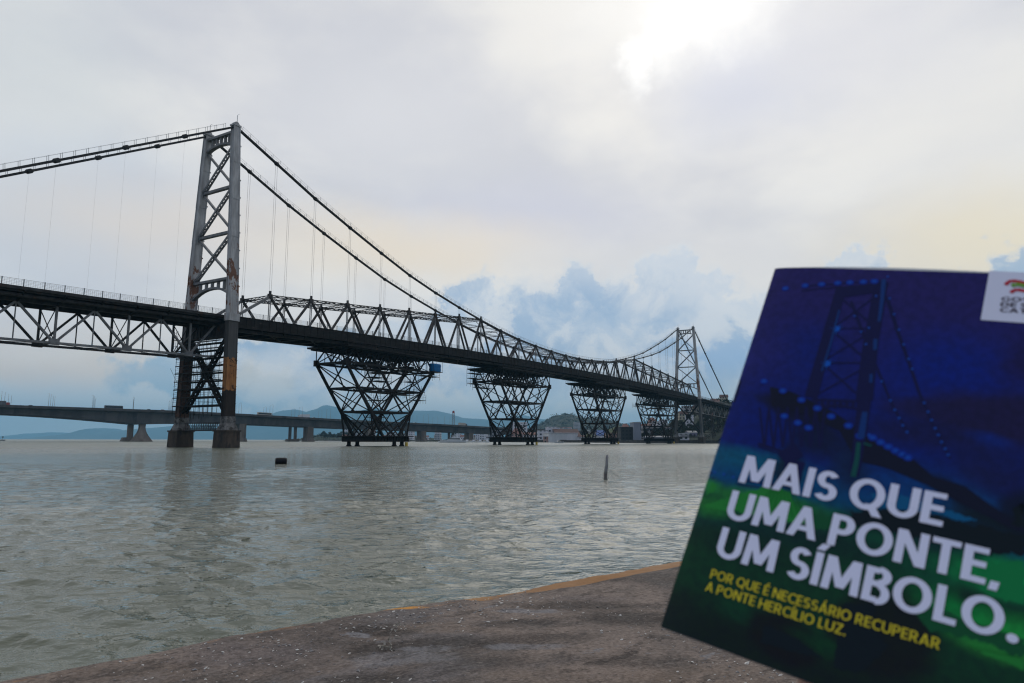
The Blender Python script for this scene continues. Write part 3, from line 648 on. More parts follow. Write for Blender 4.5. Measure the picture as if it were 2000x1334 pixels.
# approach trusses under the deck
def approach(s_first, direction, npan):
    sx = lambda j: s_first + direction * 13.3 * j
    zb = lambda s: 19.7 - .025 * abs(s - (0 if direction < 0 else L_SPAN))
    for o in (3.0, -3.0):
        mt = 'mid_steel' if o > 0 else 'dark_steel'
        m = MB()
        for j in range(npan):
            a, b = sx(j), sx(j + 1); m.bar(P(a, o, zb(a)), P(b, o, zb(b)), .4, .42)
        m.bar(P(sx(0) - direction * 6.0, o, zb(sx(0)) + .05), P(sx(0), o, zb(sx(0))), .4, .42)
        for j in range(npan + 1): m.box(P(sx(j) - .85, o + .24, zb(sx(j)) - .35), P(sx(j) + .85, o - .24, zb(sx(j)) + .75))
        tr = m.build('approach_truss', mt, bridge)
        for j in range(npan + 1):
            s = sx(j)
            for d in (-1, 1):
                t = s + d * 6.65 * direction * -1
                if (t - (0 if direction < 0 else L_SPAN)) * direction < .3: t = (0 if direction < 0 else L_SPAN) + direction * .9
                m = MB(); m.bar(P(s + np.sign(t - s) * .3, o, zb(s) + .3), P(t, o, deck_z(t) - 2.0), .36, .42, (0, 1, 0)); m.build('diagonal', mt, tr)
            m = MB(); m.bar(P(s, o, zb(s) + .3), P(s, o, deck_z(s) - 2.0), .34, .36, (0, 1, 0)); m.build('vertical', mt, tr)
            t = s + direction * 6.65
            m = MB(); m.bar(P(t, o, zb(t)), P(t, o, deck_z(t) - 2.0), .16, .18, (0, 1, 0)); m.build('vertical', mt, tr)
    for j in range(npan + 1):
        s = sx(j); m = MB()
        for sg in (-1, 1): m.bar(P(s, -sg * 3, zb(s) + .3), P(s, sg * 3, deck_z(s) - 2.1), .13)
        m.bar(P(s, -3, zb(s)), P(s, 3, zb(s)), .25, .3); m.bar(P(s, -3, deck_z(s) - 2.0), P(s, 3, deck_z(s) - 2.0), .3, .5)
        m.build('sway_frame', 'dark_steel', bridge)
    m = MB()
    for j in range(npan):
        for sg in (-1, 1): m.bar(P(sx(j), -sg * 3, zb(sx(j)) - .1), P(sx(j + 1), sg * 3, zb(sx(j + 1)) - .1), .14, .12)
    m.build('bottom_lateral', 'dark_steel', bridge)
approach(-6.7, -1, 6); approach(L_SPAN + 6.7, 1, 7)
for st in (L_SPAN + 40, L_SPAN + 80, -100):     # trestles carrying the approach spans
    m = MB()
    for ds in (-3, 3):
        for o in (-3.6, 3.6): m.bar(P(st + ds * 1.3, o * 1.4, -2), P(st + ds * .6, o * .85, 19), .6)
    for z0, z1 in ((1, 7), (7, 13), (13, 19)):
        f = lambda z: 1.3 - .7 * (z + 2) / 21; g = lambda z: 1.4 - .55 * (z + 2) / 21
        for ds in (-3, 3):
            for sg in (-1, 1): m.bar(P(st + ds * f(z0), -sg * 3.6 * g(z0), z0), P(st + ds * f(z1), sg * 3.6 * g(z1), z1), .28)
            m.bar(P(st + ds * f(z1), -3.6 * g(z1), z1), P(st + ds * f(z1), 3.6 * g(z1), z1), .35)
        for o in (-3.6, 3.6):
            for sg in (-1, 1): m.bar(P(st - sg * 3 * f(z0), o * g(z0), z0), P(st + sg * 3 * f(z1), o * g(z1), z1), .28)
    m.build('trestle', 'dark_steel', bridge)

# ---------------------------------------------------------------- scaffold inside the near tower
def scaffold_tower():
    sc = empty('scaffolding', (AX, AY, 0), RZ); tag(sc, 'dark tube scaffolding stacked inside the lower part of the near bridge tower', 'scaffolding')
    for i, z in enumerate((9.0, 10.9, 12.7, 14.5, 16.3, 18.0, 19.7, 21.4, 23.0)):
        m = MB(); w = leg_o(z) + (1.3 if z < 21.5 else .6)
        for ds in (-1.75, 1.75):
            m.bar(P(ds, -w, z), P(ds, w - 1.9, z), .12, .22); m.bar(P(ds, -w, z + .9), P(ds, w - 2.2, z + .9), .05)
        if i % 2 == 0: m.box(P(-1.7, -w + .2, z + .11), P(-.75, w - 2.6, z + .17))
        m.box(P(.75, -w + .2, z + .11), P(1.7, w - 3, z + .17)); m.build('scaffold_lift', 'black_steel', sc)
    for ds in (-1.75, 1.75):
        m = MB(); rs = np.random.RandomState(int(ds * 4 + 30))
        for o in np.arange(-9.1, 6.2, 1.55):
            a = 6.2 + rs.rand() * 1.5; b = 22.5 + rs.rand() * 2
            m.bar(P(ds, o, a), P(ds, o * .96, b), .075)
        for i in range(8):
            o = rs.uniform(-8, 4); z = rs.uniform(8, 17); m.bar(P(ds, o, z), P(ds, o + rs.choice([-1, 1]) * 3.0, z + 3.6), .05)
        m.build('scaffold_standard', 'black_steel', sc)
    m = MB()                                   # outriggers and brackets on the outer legs
    for i in range(18):
        z = 8.5 + i * .92; m.bar(P(-1.2, -leg_o(z) - .5, z), P(-1.2, -leg_o(z) - 1.5, z), .06); 
        if i % 2: m.bar(P(1.0, leg_o(z) + .3, z), P(1.0, leg_o(z) + 1.2, z), .06)
    m.build('outrigger', 'black_steel', sc)
    m = MB(); m.box(P(-2.1, -9.9, 24.0), P(-1.2, -8.4, 24.1))
    for o in (-9.8, -9.1, -8.5): m.bar(P(-2.0, o, 22), P(-2.0, o, 26), .06)
    for z in (22.6, 24.9, 25.6): m.bar(P(-2.0, -9.8, z), P(-2.0, -8.4, z), .05)
    m.build('hanging_stage', 'black_steel', sc)
scaffold_tower()

# ---------------------------------------------------------------- temporary inverted-pyramid support towers
def support_tower(sc_, half, ztop, zplat, label, face, deckend=1.0):
    root = empty('support_tower', tuple(b2w(sc_, 0, 0)), RZ); tag(root, label, 'support tower', 'temporary support towers under the main span')
    w = 5.5; hw = lambda z: 4.2 + (half - 4.2) * (z - 4) / (ztop - 4)
    zm = (9.45, 15.65, ztop)
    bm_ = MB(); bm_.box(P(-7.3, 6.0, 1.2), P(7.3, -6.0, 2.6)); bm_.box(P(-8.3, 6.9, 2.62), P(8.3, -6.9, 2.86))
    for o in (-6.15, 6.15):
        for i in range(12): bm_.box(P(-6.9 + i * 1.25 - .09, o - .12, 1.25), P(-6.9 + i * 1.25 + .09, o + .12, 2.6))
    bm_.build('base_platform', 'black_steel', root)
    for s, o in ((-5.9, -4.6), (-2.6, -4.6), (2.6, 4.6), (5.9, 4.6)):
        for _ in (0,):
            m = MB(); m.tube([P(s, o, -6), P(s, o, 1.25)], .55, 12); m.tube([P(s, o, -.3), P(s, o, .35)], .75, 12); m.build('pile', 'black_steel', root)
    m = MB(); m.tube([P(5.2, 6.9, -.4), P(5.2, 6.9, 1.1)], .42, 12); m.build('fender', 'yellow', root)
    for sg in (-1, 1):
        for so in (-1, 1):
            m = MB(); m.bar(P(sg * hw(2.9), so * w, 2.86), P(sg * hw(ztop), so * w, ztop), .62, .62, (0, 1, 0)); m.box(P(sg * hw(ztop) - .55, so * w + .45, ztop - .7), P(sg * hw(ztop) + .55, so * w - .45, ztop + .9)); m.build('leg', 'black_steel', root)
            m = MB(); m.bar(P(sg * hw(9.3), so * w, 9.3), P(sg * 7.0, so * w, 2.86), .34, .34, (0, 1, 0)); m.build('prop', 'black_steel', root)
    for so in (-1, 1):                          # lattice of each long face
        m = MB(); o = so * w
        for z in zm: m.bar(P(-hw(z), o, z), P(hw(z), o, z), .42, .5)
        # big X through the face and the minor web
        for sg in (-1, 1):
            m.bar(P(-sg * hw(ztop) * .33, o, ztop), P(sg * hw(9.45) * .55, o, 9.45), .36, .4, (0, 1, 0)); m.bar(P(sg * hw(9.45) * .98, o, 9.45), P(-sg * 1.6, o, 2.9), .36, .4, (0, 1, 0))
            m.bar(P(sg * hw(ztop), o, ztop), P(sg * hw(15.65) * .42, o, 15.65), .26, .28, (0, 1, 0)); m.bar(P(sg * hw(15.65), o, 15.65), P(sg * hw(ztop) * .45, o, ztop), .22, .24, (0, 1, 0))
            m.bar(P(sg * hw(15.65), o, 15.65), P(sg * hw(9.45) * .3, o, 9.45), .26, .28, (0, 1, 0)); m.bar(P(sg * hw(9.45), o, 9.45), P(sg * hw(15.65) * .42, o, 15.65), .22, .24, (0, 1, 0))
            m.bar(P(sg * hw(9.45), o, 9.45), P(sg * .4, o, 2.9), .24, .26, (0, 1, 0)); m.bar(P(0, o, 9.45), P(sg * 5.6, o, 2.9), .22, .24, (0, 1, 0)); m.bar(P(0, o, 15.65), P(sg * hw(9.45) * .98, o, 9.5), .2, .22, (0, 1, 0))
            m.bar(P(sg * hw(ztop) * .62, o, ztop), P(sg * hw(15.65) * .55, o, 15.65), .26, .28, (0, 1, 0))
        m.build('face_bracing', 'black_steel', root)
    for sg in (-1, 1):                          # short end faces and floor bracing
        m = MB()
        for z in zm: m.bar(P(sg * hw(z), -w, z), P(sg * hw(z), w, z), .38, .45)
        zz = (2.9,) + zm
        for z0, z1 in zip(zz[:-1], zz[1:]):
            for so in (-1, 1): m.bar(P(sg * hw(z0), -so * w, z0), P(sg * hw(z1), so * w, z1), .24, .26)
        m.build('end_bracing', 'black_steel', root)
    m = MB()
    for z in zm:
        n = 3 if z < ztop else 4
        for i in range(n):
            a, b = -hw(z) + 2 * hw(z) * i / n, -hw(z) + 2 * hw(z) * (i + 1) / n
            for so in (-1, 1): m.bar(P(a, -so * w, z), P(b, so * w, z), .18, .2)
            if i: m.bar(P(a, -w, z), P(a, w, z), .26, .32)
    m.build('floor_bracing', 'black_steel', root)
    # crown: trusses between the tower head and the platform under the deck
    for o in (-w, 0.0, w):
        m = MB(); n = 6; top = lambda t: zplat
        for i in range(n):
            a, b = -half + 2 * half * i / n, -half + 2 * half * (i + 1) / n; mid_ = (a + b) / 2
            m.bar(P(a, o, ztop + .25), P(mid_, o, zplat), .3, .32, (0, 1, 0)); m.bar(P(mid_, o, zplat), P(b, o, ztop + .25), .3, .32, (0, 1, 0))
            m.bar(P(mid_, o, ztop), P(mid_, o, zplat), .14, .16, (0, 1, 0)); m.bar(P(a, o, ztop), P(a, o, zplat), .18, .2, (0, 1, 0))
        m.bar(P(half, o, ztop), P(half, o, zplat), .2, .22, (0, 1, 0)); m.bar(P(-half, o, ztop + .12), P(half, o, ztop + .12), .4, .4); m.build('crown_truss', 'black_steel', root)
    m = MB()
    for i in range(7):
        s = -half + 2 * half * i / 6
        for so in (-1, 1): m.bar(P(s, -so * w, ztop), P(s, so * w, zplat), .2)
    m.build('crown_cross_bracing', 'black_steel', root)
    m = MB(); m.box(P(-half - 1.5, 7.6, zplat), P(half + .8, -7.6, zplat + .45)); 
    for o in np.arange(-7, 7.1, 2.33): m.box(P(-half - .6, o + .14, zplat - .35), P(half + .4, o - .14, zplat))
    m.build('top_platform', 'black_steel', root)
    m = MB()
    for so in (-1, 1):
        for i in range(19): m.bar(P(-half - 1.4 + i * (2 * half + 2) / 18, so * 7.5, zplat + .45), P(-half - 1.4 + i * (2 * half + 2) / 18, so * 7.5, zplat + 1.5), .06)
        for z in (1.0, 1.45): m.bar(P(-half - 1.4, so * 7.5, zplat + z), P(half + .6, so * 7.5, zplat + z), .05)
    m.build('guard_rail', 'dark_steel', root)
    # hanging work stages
    stages = {1: [(0, 0, 20.6, 3.0, 2), (0, -1, 19.4, 2.2, 2), (0, 1, 18.2, 2.6, 2), (-1, 0, 15.2, 5.5, 3), (6, 4, 14.6, 3, 2), (8, 5.5, 18.4, 2, 1.5), (15, 6.4, 20.6, 4, 1.4), (0, 0, 12.8, 2.2, 2), (11.5, 5.5, 13.2, 2, 1.5), (10.5, 5.5, 15.6, 2.4, 1.5), (-7, 3, 21.0, 2, 2), (0, 0, 8.0, 2.2, 2)],
              2: [(-16.5, -6.2, 25.4, 3.6, 1.3), (-16.5, -6.2, 23.6, 3.6, 1.3), (-16.5, -6.2, 21.7, 3.6, 1.3), (-13, -5, 20.4, 5, 1.4), (-4, 3, 24, 3, 2)],
              3: [(3, 3, 19.6, 4, 2), (6, 4, 18.6, 2.4, 2)], 4: [(-16, -5.5, 20.2, 3.4, 2), (0, 0, 19.4, 9, 5), (3, 3, 18.6, 3, 2)]}[face]
    for (s, o, z, a, b) in stages:
        m = MB(); m.box(P(s - a, o + b, z), P(s + a, o - b, z + .14))
        for ss_ in (-a, -a / 3, a / 3, a):
            for oo in (-b, b): m.bar(P(s + ss_, o + oo, z - .9), P(s + ss_, o + oo, z + 1.9), .06)
        for q in (.55, 1.05):
            for oo in (-b, b): m.bar(P(s - a, o + oo, z + q), P(s + a, o + oo, z + q), .05)
        m.build('work_stage', 'dark_steel', root)
    # jacks and gear massed on the head of the tower
    m = MB(); rs = np.random.RandomState(face)
    for i in range(26):
        s = rs.uniform(-.75, .85) * half; o = rs.uniform(-5, 5); h = rs.uniform(.5, 1.6); q = rs.uniform(.25, .7)
        m.box(P(s - q, o + q * .7, ztop + .3), P(s + q, o - q * .7, ztop + .3 + h))
    m.build('jacking_gear', 'black_steel', root)
    return root
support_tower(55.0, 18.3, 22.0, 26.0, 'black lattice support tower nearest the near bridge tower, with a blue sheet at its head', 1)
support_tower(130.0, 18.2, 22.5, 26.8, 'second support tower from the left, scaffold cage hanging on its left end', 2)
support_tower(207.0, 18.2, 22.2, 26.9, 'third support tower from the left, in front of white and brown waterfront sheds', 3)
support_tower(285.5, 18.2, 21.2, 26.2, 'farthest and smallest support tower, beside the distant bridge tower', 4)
bs = empty('blue_tarpaulin', tuple(b2w(73.2, 6.6, 22.4)), RZ); tag(bs, 'bright blue sheet wrapped round a box at the end of the first support tower', 'tarpaulin')
m = MB()
nn = 18
ring = lambda z, k: [(2.1 * math.copysign(abs(math.cos(t)) ** .4, math.cos(t)) * k + .12 * math.sin(5 * t + z), 1.0 * math.copysign(abs(math.sin(t)) ** .4, math.sin(t)) * k + .08 * math.sin(7 * t + 2 * z), z) for t in [2 * math.pi * i / nn for i in range(nn)]]
rows = [ring(z, k) for z, k in ((-.1, .93), (.5, 1.02), (1.1, .97), (1.7, 1.0), (2.2, .99), (2.3, .9))]
vs = [p for r_ in rows for p in r_]; fs = [(i * nn + k, i * nn + (k + 1) % nn, (i + 1) * nn + (k + 1) % nn, (i + 1) * nn + k) for i in range(5) for k in range(nn)] + [tuple(5 * nn + k for k in range(nn))]
m.add(vs, fs); m.build('sheet', 'blue_sheet', bs, True)
m = MB(); m.box((-2.3, -1.2, -.25), (2.3, 1.2, -.1))
for x in (-2.2, 2.2):
    for y in (-1.1, 1.1): m.bar((x, y, -.25), (x, y, 4.0), .06)
m.build('stage_frame', 'dark_steel', bs)
# ---------------------------------------------------------------- far mountains, hill and shore ground
HOR = lambda x: 857.3 + .0022 * x
def ridge(name, pts, Y, depth, seed, rgb_a, rgb_b, rough=.012):
    xs = np.linspace(pts[0][0], pts[-1][0], 360); ys = np.interp(xs, [p[0] for p in pts], [p[1] for p in pts])
    h = np.maximum((HOR(xs) - ys) * Y / FPX, 0)
    t = np.linspace(0, 1, 46); prof = np.where(t < .55, np.sin(t / .55 * math.pi / 2) ** 1.15, np.cos((t - .55) / .45 * math.pi / 2))
    XX = (xs[None, :] - 1000) / FPX * (Y + 0 * t[:, None]); T_ = t[:, None] + 0 * xs[None, :]
    YY = Y - depth * .55 + T_ * depth
    nz = fbm2(XX / 420., YY / 420., seed, 6, 1.0, .56)
    Z = h[None, :] * prof[:, None] * (1 + .16 * nz * (1 - np.exp(-((T_ - .55) / .16) ** 2))) + h[None, :] * rough * fbm2(XX / 130., YY / 130., seed + 1, 4, 1.) * (h[None, :] > 2) - 3
    m = mottled(name + '_cover', rgb_a, rgb_b, .004, .95, 0, detail=8)
    o = grid_mesh(name, XX, YY, Z, m); tag(o, kind='structure'); return o
ridge('mountains', [(128, 859), (148, 857), (165, 849), (185, 846), (205, 842), (217, 836), (235, 841), (250, 844), (270, 841), (300, 836), (340, 833), (400, 829), (450, 831), (500, 824), (530, 812), (560, 803), (580, 800), (600, 805), (612, 809), (635, 798), (650, 794), (660, 797), (690, 806), (705, 811), (745, 800), (790, 803), (830, 803), (850, 803), (880, 808), (905, 816), (950, 820), (1000, 815), (1022, 811), (1060, 820), (1120, 836), (1180, 840), (1225, 826), (1255, 823), (1300, 834), (1420, 838), (1560, 846), (1700, 858)], 12500, 3000, 5, (.020, .036, .022), (.040, .055, .035))
ridge('mountains', [(5, 858), (30, 851), (60, 847), (110, 844), (160, 846), (230, 851), (300, 853), (380, 858)], 15300, 1500, 9, (.020, .036, .022), (.04, .055, .035))
GZ = 1.7
shore_px = [(640, 1010), (700, 985), (800, 850), (862, 760), (905, 650), (960, 610), (1040, 570), (1130, 530), (1215, 480), (1260, 462), (1330, 447), (1420, 440), (1600, 432), (2100, 425)]
def shore():
    fr = [(at(px, 860, Y)[0], Y) for px, Y in shore_px]; poly = fr + [(1400, 425), (1400, 3000), (-330, 3000), (-330, 1150)]
    m = MB(); m.prism(poly, -2, GZ); o = m.build('shore_ground', mottled('shore_earth_and_paving', (.10, .095, .085), (.19, .18, .165), .06, .95, third=(.05, .06, .03), third_scale=.02, third_lim=(.5, .6))); tag(o, kind='structure')
    sw = MB()
    for (a, b) in zip(fr[3:-1], fr[4:]):
        a = np.array(a); b = np.array(b); d = (b - a) / np.linalg.norm(b - a); n = np.array((d[1], -d[0]))
        L = np.linalg.norm(b - a); k = max(1, int(L / 6))
        for i in range(k):
            p0 = a + d * L * i / k; p1 = a + d * (L * (i + 1) / k - .12); o0 = n * .05; o1 = n * .55
            q = [(*(p0 + o1), 0), (*(p1 + o1), 0), (*(p1 + o0), 0), (*(p0 + o0), 0)]
            sw.hexa([(x, y, -2) for x, y, _ in q], [(x, y, GZ + .25 + .12 * math.sin(i * 1.7)) for x, y, _ in q])
    o = sw.build('sea_wall', mottled('dark_sea_wall_stone', (.045, .04, .036), (.10, .09, .08), .5, .95, third=(.16, .12, .07), third_scale=.12)); tag(o, 'low dark stone sea wall along the far waterfront', 'sea wall')
shore()
def hill(name, px, ytops, Y, depth, seed, amp, mat_, base=0.0):
    xs = np.linspace(px[0], px[-1], 170); ys = np.interp(xs, px, ytops); h = np.maximum((HOR(xs) - ys) * Y / FPX - base, 0)
    t = np.linspace(0, 1, 70); prof = np.sin(np.clip(t / .62, 0, 1) * math.pi / 2) ** .9 * np.cos(np.clip((t - .62) / .38, 0, 1) * math.pi / 2)
    XX = (xs[None, :] - 1000) / FPX * Y + 0 * t[:, None]; YY = Y - depth * .62 + depth * t[:, None] + 0 * XX
    Z = base + h[None, :] * prof[:, None] + amp * (fbm2(XX / (amp * 5), YY / (amp * 5), seed, 5, 1., .6)) * np.minimum(1, h[None, :] / 6)
    o = grid_mesh(name, XX, YY, Z, mat_); tag(o, kind='structure'); return XX, YY, Z
woods_mat = mottled('wooded_slope', (.012, .020, .011), (.030, .042, .020), .05, .95, 0, detail=8)
hx, hy, hz = hill('hill', [1000, 1040, 1060, 1075, 1090, 1100, 1112, 1125, 1140, 1158, 1175, 1200, 1215, 1245, 1300], [858, 838, 827, 818, 813, 811.5, 812.5, 815, 819, 818, 822, 828, 834, 846, 858], 2300, 900, 3, 4.5, woods_mat)
sx_, sy_, sz_ = hill('hill', [1225, 1250, 1280, 1310, 1335, 1360, 1385, 1420, 1500, 1700, 2000], [857, 846, 838, 828, 818, 806, 794, 786, 774, 768, 772], 640, 300, 8, 2.2, woods_mat, GZ)
tx_, ty_, tz_ = hill('hill', [612, 625, 645, 665, 690, 720, 760, 830, 900], [862, 856, 851, 849, 850, 852, 853, 854, 862], 1250, 300, 12, 2.0, woods_mat)
ux_, uy_, uz_ = hill('hill', [1135, 1150, 1165, 1185, 1205, 1225, 1245], [857, 846, 838, 834, 835, 842, 857], 760, 120, 15, 2.0, mottled('grassy_mound', (.05, .07, .022), (.10, .11, .045), .06, .95), GZ)

# vegetation: leaf clumps
def leaf_mat(name, a, b):
    m, T, bs = mat(name, .85); oi = T.new('ShaderNodeObjectInfo').outputs['Random']; v = obj_co(T)
    cc = T.mix(T.ss(T.noise(v, .45, 5, .7), .35, .65), (*a, 1), (*b, 1)); cc = T.mix(T.math('MULTIPLY', oi, .35), cc, (.02, .03, .012, 1)); T.l.new(cc, bs.inputs['Base Color']); return m
M['leaf_dark'] = leaf_mat('dark_foliage', (.010, .016, .008), (.026, .036, .016)); M['leaf_mid'] = leaf_mat('mid_foliage', (.010, .017, .009), (.026, .035, .017))
M['bark'] = mottled('bark', (.06, .045, .035), (.11, .09, .07), 3, .9)
def clumps(mb, c, r, n, rs, size):
    for i in range(n):
        d = rs.randn(3); d /= np.linalg.norm(d); p = np.array(c) + d * np.array(r) * (rs.rand() ** .45)
        a = rs.randn(3); a /= np.linalg.norm(a); b = np.cross(a, rs.randn(3)); b /= np.linalg.norm(b); s_ = size * rs.uniform(.6, 1.4)
        mb.add([p - a * s_, p + b * s_ * .6, p + a * s_, p - b * s_ * .6], [(0, 1, 2, 3)])
def proto_tree(seed, H, leaf, label):
    rs = np.random.RandomState(seed); t = empty('tree', (0, 0, 0)); mb = MB()
    mb.tube([(0, 0, -1), (.1, 0, H * .25), (.0, .1, H * .5), (.1, 0, H * .75)], [H * .035, H * .026, H * .02, H * .008], 7); limbs = []
    for i in range(6):
        z = H * rs.uniform(.28, .6); a = rs.rand() * 6.28; e = (math.cos(a) * H * .28, math.sin(a) * H * .28, z + H * rs.uniform(.1, .25)); limbs.append(e)
        mb.tube([(0, 0, z), (e[0] * .5, e[1] * .5, z + (e[2] - z) * .6), e], [H * .014, H * .01, H * .004], 5)
    mb.build('trunk', 'bark', t); mb = MB()
    for e in limbs + [(0, 0, H * .85), (H * .1, -.1 * H, H * .7)]: clumps(mb, e, (H * .19, H * .19, H * .13), 150, rs, H * .035)
    mb.build('crown', leaf, t); return t
TREE_GROUP = 'trees along the far shore'
pt1 = proto_tree(1, 8.0, 'leaf_dark', ''); pt2 = proto_tree(2, 7.0, 'leaf_mid', '')
used_t = {pt1: False, pt2: False}
def put_tree(proto, px, Y, z, sc, label, group=TREE_GROUP):
    t = proto if not used_t[proto] else copy_tree(proto); used_t[proto] = True
    p = at(px, 855, Y); t.location = (p[0], Y, z); t.scale = (sc, sc, sc); t.rotation_euler = (0, 0, random.random() * 6.28); tag(t, label, 'tree', group); return t
def hz_at(px, Y, arr):
    X = (px - 1000) / FPX * Y; d = (arr[0] - X) ** 2 + (arr[1] - Y) ** 2; i = np.unravel_index(np.argmin(d), d.shape); return float(arr[2][i])
def woodland(arr, n, size, leaf, label, seed, hmin=3):
    rs = np.random.RandomState(seed); mb = MB(); X, Y, Z = arr; k = 0
    while k < n:
        i = rs.randint(3, X.shape[0] - 20); j = rs.randint(2, X.shape[1] - 2)
        if Z[i, j] < hmin: k += .2; continue
        clumps(mb, (X[i, j], Y[i, j], Z[i, j] + size * .5), (size * 1.5, size * 1.5, size), 9, rs, size * .45); k += 1
    o = mb.build('woodland', leaf); tag(o, label, 'woodland', kind='stuff'); return o
woodland((hx, hy, hz), 900, 4.2, 'leaf_mid', 'green woods covering the rounded hill behind the town', 1, 8)
woodland((sx_, sy_, sz_), 800, 2.4, 'leaf_dark', 'dark trees massed on the slope under the far end of the bridge', 2, 5)
woodland((tx_, ty_, tz_), 500, 2.2, 'leaf_dark', 'dark trees covering the low headland beyond the concrete bridges', 3, 2.5)

# ---------------------------------------------------------------- concrete road bridges
CBP = np.array((-347.0, 480.0)); CBD = np.array((.737, .676)); CBN = np.array((-.676, .737))
cbz = lambda t: float(np.interp(t, [-260, -90, 0, 111, 165.6, 253, 370, 429, 620], [20.5, 23.0, 23.5, 22.8, 21.7, 19.1, 16.6, 14.9, 11.5]))
def cbdepth(t):
    if t < 165: u = min(1, abs(abs(t) / 90.0 - 1)); return 10.0 - 5.0 * (1 - (1 - u) ** 1.6) if t < 90 else 10.0 - 2.8 * min(1, (t - 90) / 60) ** .8
    return 7.2 - 1.2 * max(0, min(1, (t - 165) / 300))
def road_bridge(off, label, front):
    root = empty('concrete_bridge', (CBP[0] + CBN[0] * off, CBP[1] + CBN[1] * off, 0), math.atan2(CBD[1], CBD[0])); tag(root, label, 'bridge', 'concrete road bridges in the background')
    ts = list(np.linspace(-250, 160, 60)) + list(np.linspace(165, 620, 40))
    def sweep(name, mt, prof):
        m = MB(); rows = [[(t, a, cbz(t) + b(t)) for a, b in prof] for t in ts]; n = len(prof); vs = [p for r_ in rows for p in r_]
        m.add(vs, [(i * n + k, i * n + (k + 1) % n, (i + 1) * n + (k + 1) % n, (i + 1) * n + k) for i in range(len(ts) - 1) for k in range(n)] + [tuple(range(n)), tuple((len(ts) - 1) * n + k for k in reversed(range(n)))]); return m.build(name, mt, root)
    sweep('deck', 'concrete', [(-7.6, lambda t: 0), (7.6, lambda t: 0), (7.6, lambda t: -.55), (4.2, lambda t: -1.5), (-4.2, lambda t: -1.5), (-7.6, lambda t: -.55)])
    sweep('box_girder', 'concrete', [(-4.1, lambda t: -1.52), (4.1, lambda t: -1.52), (3.7, lambda t: -cbdepth(t)), (-3.7, lambda t: -cbdepth(t))])
    for a in (-7.62, 7.32): sweep('parapet', 'concrete', [(a, lambda t: 1.0), (a + .3, lambda t: 1.0), (a + .3, lambda t: -.7), (a, lambda t: -.7)])
    piers = [-90, 90, 165.6, 226, 287, 348, 409, 470] if front else [-90, 90, 168, 226, 287, 348, 409]
    for t in piers:
        m = MB(); zt = cbz(t) - cbdepth(t) + .05
        if abs(t) == 90 and front:
            lv = [(0, 7.4, 6.4), (.12, 6.9, 5.8), (.25, 5.7, 4.6), (.4, 4.3, 3.5), (.56, 3.0, 2.7), (.72, 2.2, 2.3), (.86, 1.9, 2.2), (1, 2.0, 2.5)]
            rr = [[(t + sx * a, sy * b, -2 + (zt + 2) * k) for sx, sy in ((-1, -1), (-.45, -1.12), (.45, -1.12), (1, -1), (1, 1), (.45, 1.12), (-.45, 1.12), (-1, 1))] for k, a, b in lv]
            n = 8; m.add([p for r_ in rr for p in r_], [(i * n + k, i * n + (k + 1) % n, (i + 1) * n + (k + 1) % n, (i + 1) * n + k) for i in range(len(lv) - 1) for k in range(n)] + [tuple(reversed(range(n))), tuple((len(lv) - 1) * n + k for k in range(n))])
        elif front:
            m.box((t - 2.6, -4.0, 2.0), (t + 2.6, 4.0, zt)); m.hexa([(t - 4.2, -5.6, -2), (t + 4.2, -5.6, -2), (t + 4.2, 5.6, -2), (t - 4.2, 5.6, -2)], [(t - 3.2, -4.6, 2.8), (t + 3.2, -4.6, 2.8), (t + 3.2, 4.6, 2.8), (t - 3.2, 4.6, 2.8)])
            for q in (-1, 1): m.box((t + q * 2.6 - .25, -4.2, 2.8), (t + q * 2.6 + .25, 4.2, zt))
        else:
            if abs(t) != 90:
                for q in (-2.6, 2.6): m.tube([(t + q, 0, 1.6), (t + q, 0, zt)], 1.45, 14)
            if abs(t) == 90: m.box((t - 1.9, -1.8, 1), (t + 1.9, 1.8, zt)); m.hexa([(t - 7, -4, -2), (t + 4, -4, -2), (t + 4, 4, -2), (t - 7, 4, -2)], [(t - 5, -3, 3.2), (t + 2.6, -3, 3.2), (t + 2.6, 3, 3.2), (t - 5, 3, 3.2)])
            else: m.hexa([(t - 5.6, -4, -2), (t + 5.6, -4, -2), (t + 5.6, 4, -2), (t - 5.6, 4, -2)], [(t - 5.0, -3.4, 2.2), (t + 5.0, -3.4, 2.2), (t + 5.0, 3.4, 2.2), (t - 5.0, 3.4, 2.2)])
        m.build('pier', 'concrete_warm', root)
    return root
cb1 = road_bridge(0, 'nearer concrete road bridge with a flared brown pier, crossing low behind the steel bridge', True)
cb2 = road_bridge(31, 'rear concrete road bridge on paired round columns, mostly hidden behind the nearer one', False)
def cbw(t, lat): return (CBP[0] + CBD[0] * t + CBN[0] * lat, CBP[1] + CBD[1] * t + CBN[1] * lat)
M['lamp_steel'] = mottled('lamp_post_steel', (.20, .22, .23), (.26, .28, .29), 1, .5)
lamp = empty('street_lamp'); m = MB(); m.tube([(0, 0, 0), (0, 0, 9.5)], .13, 7, r2=.07); m.build('pole', 'lamp_steel', lamp)
m = MB(); m.tube([(0, 0, 9.4), (.3, 0, 9.9), (1.4, 0, 10.0)], .05, 6); m.box((1.2, -.14, 9.9), (2.0, .14, 10.06)); m.build('lamp_head', 'lamp_steel', lamp)
k = 0
for lat in (-7.0, 7.0, 24.2, 38.0):
    for i in range(17):
        t = -52 + i * 27 + (lat * .25); o = lamp if k == 0 else copy_tree(lamp); k += 1
        x, y = cbw(t, lat); o.location = (x, y, cbz(t)); o.rotation_euler = (0, 0, math.atan2(CBD[1], CBD[0]) + (math.pi / 2 if lat in (-7.0, 24.2) else -math.pi / 2))
        tag(o, 'slender grey lamp post standing at the edge of the far concrete bridges', 'street lamp', 'lamp posts on the concrete bridges')
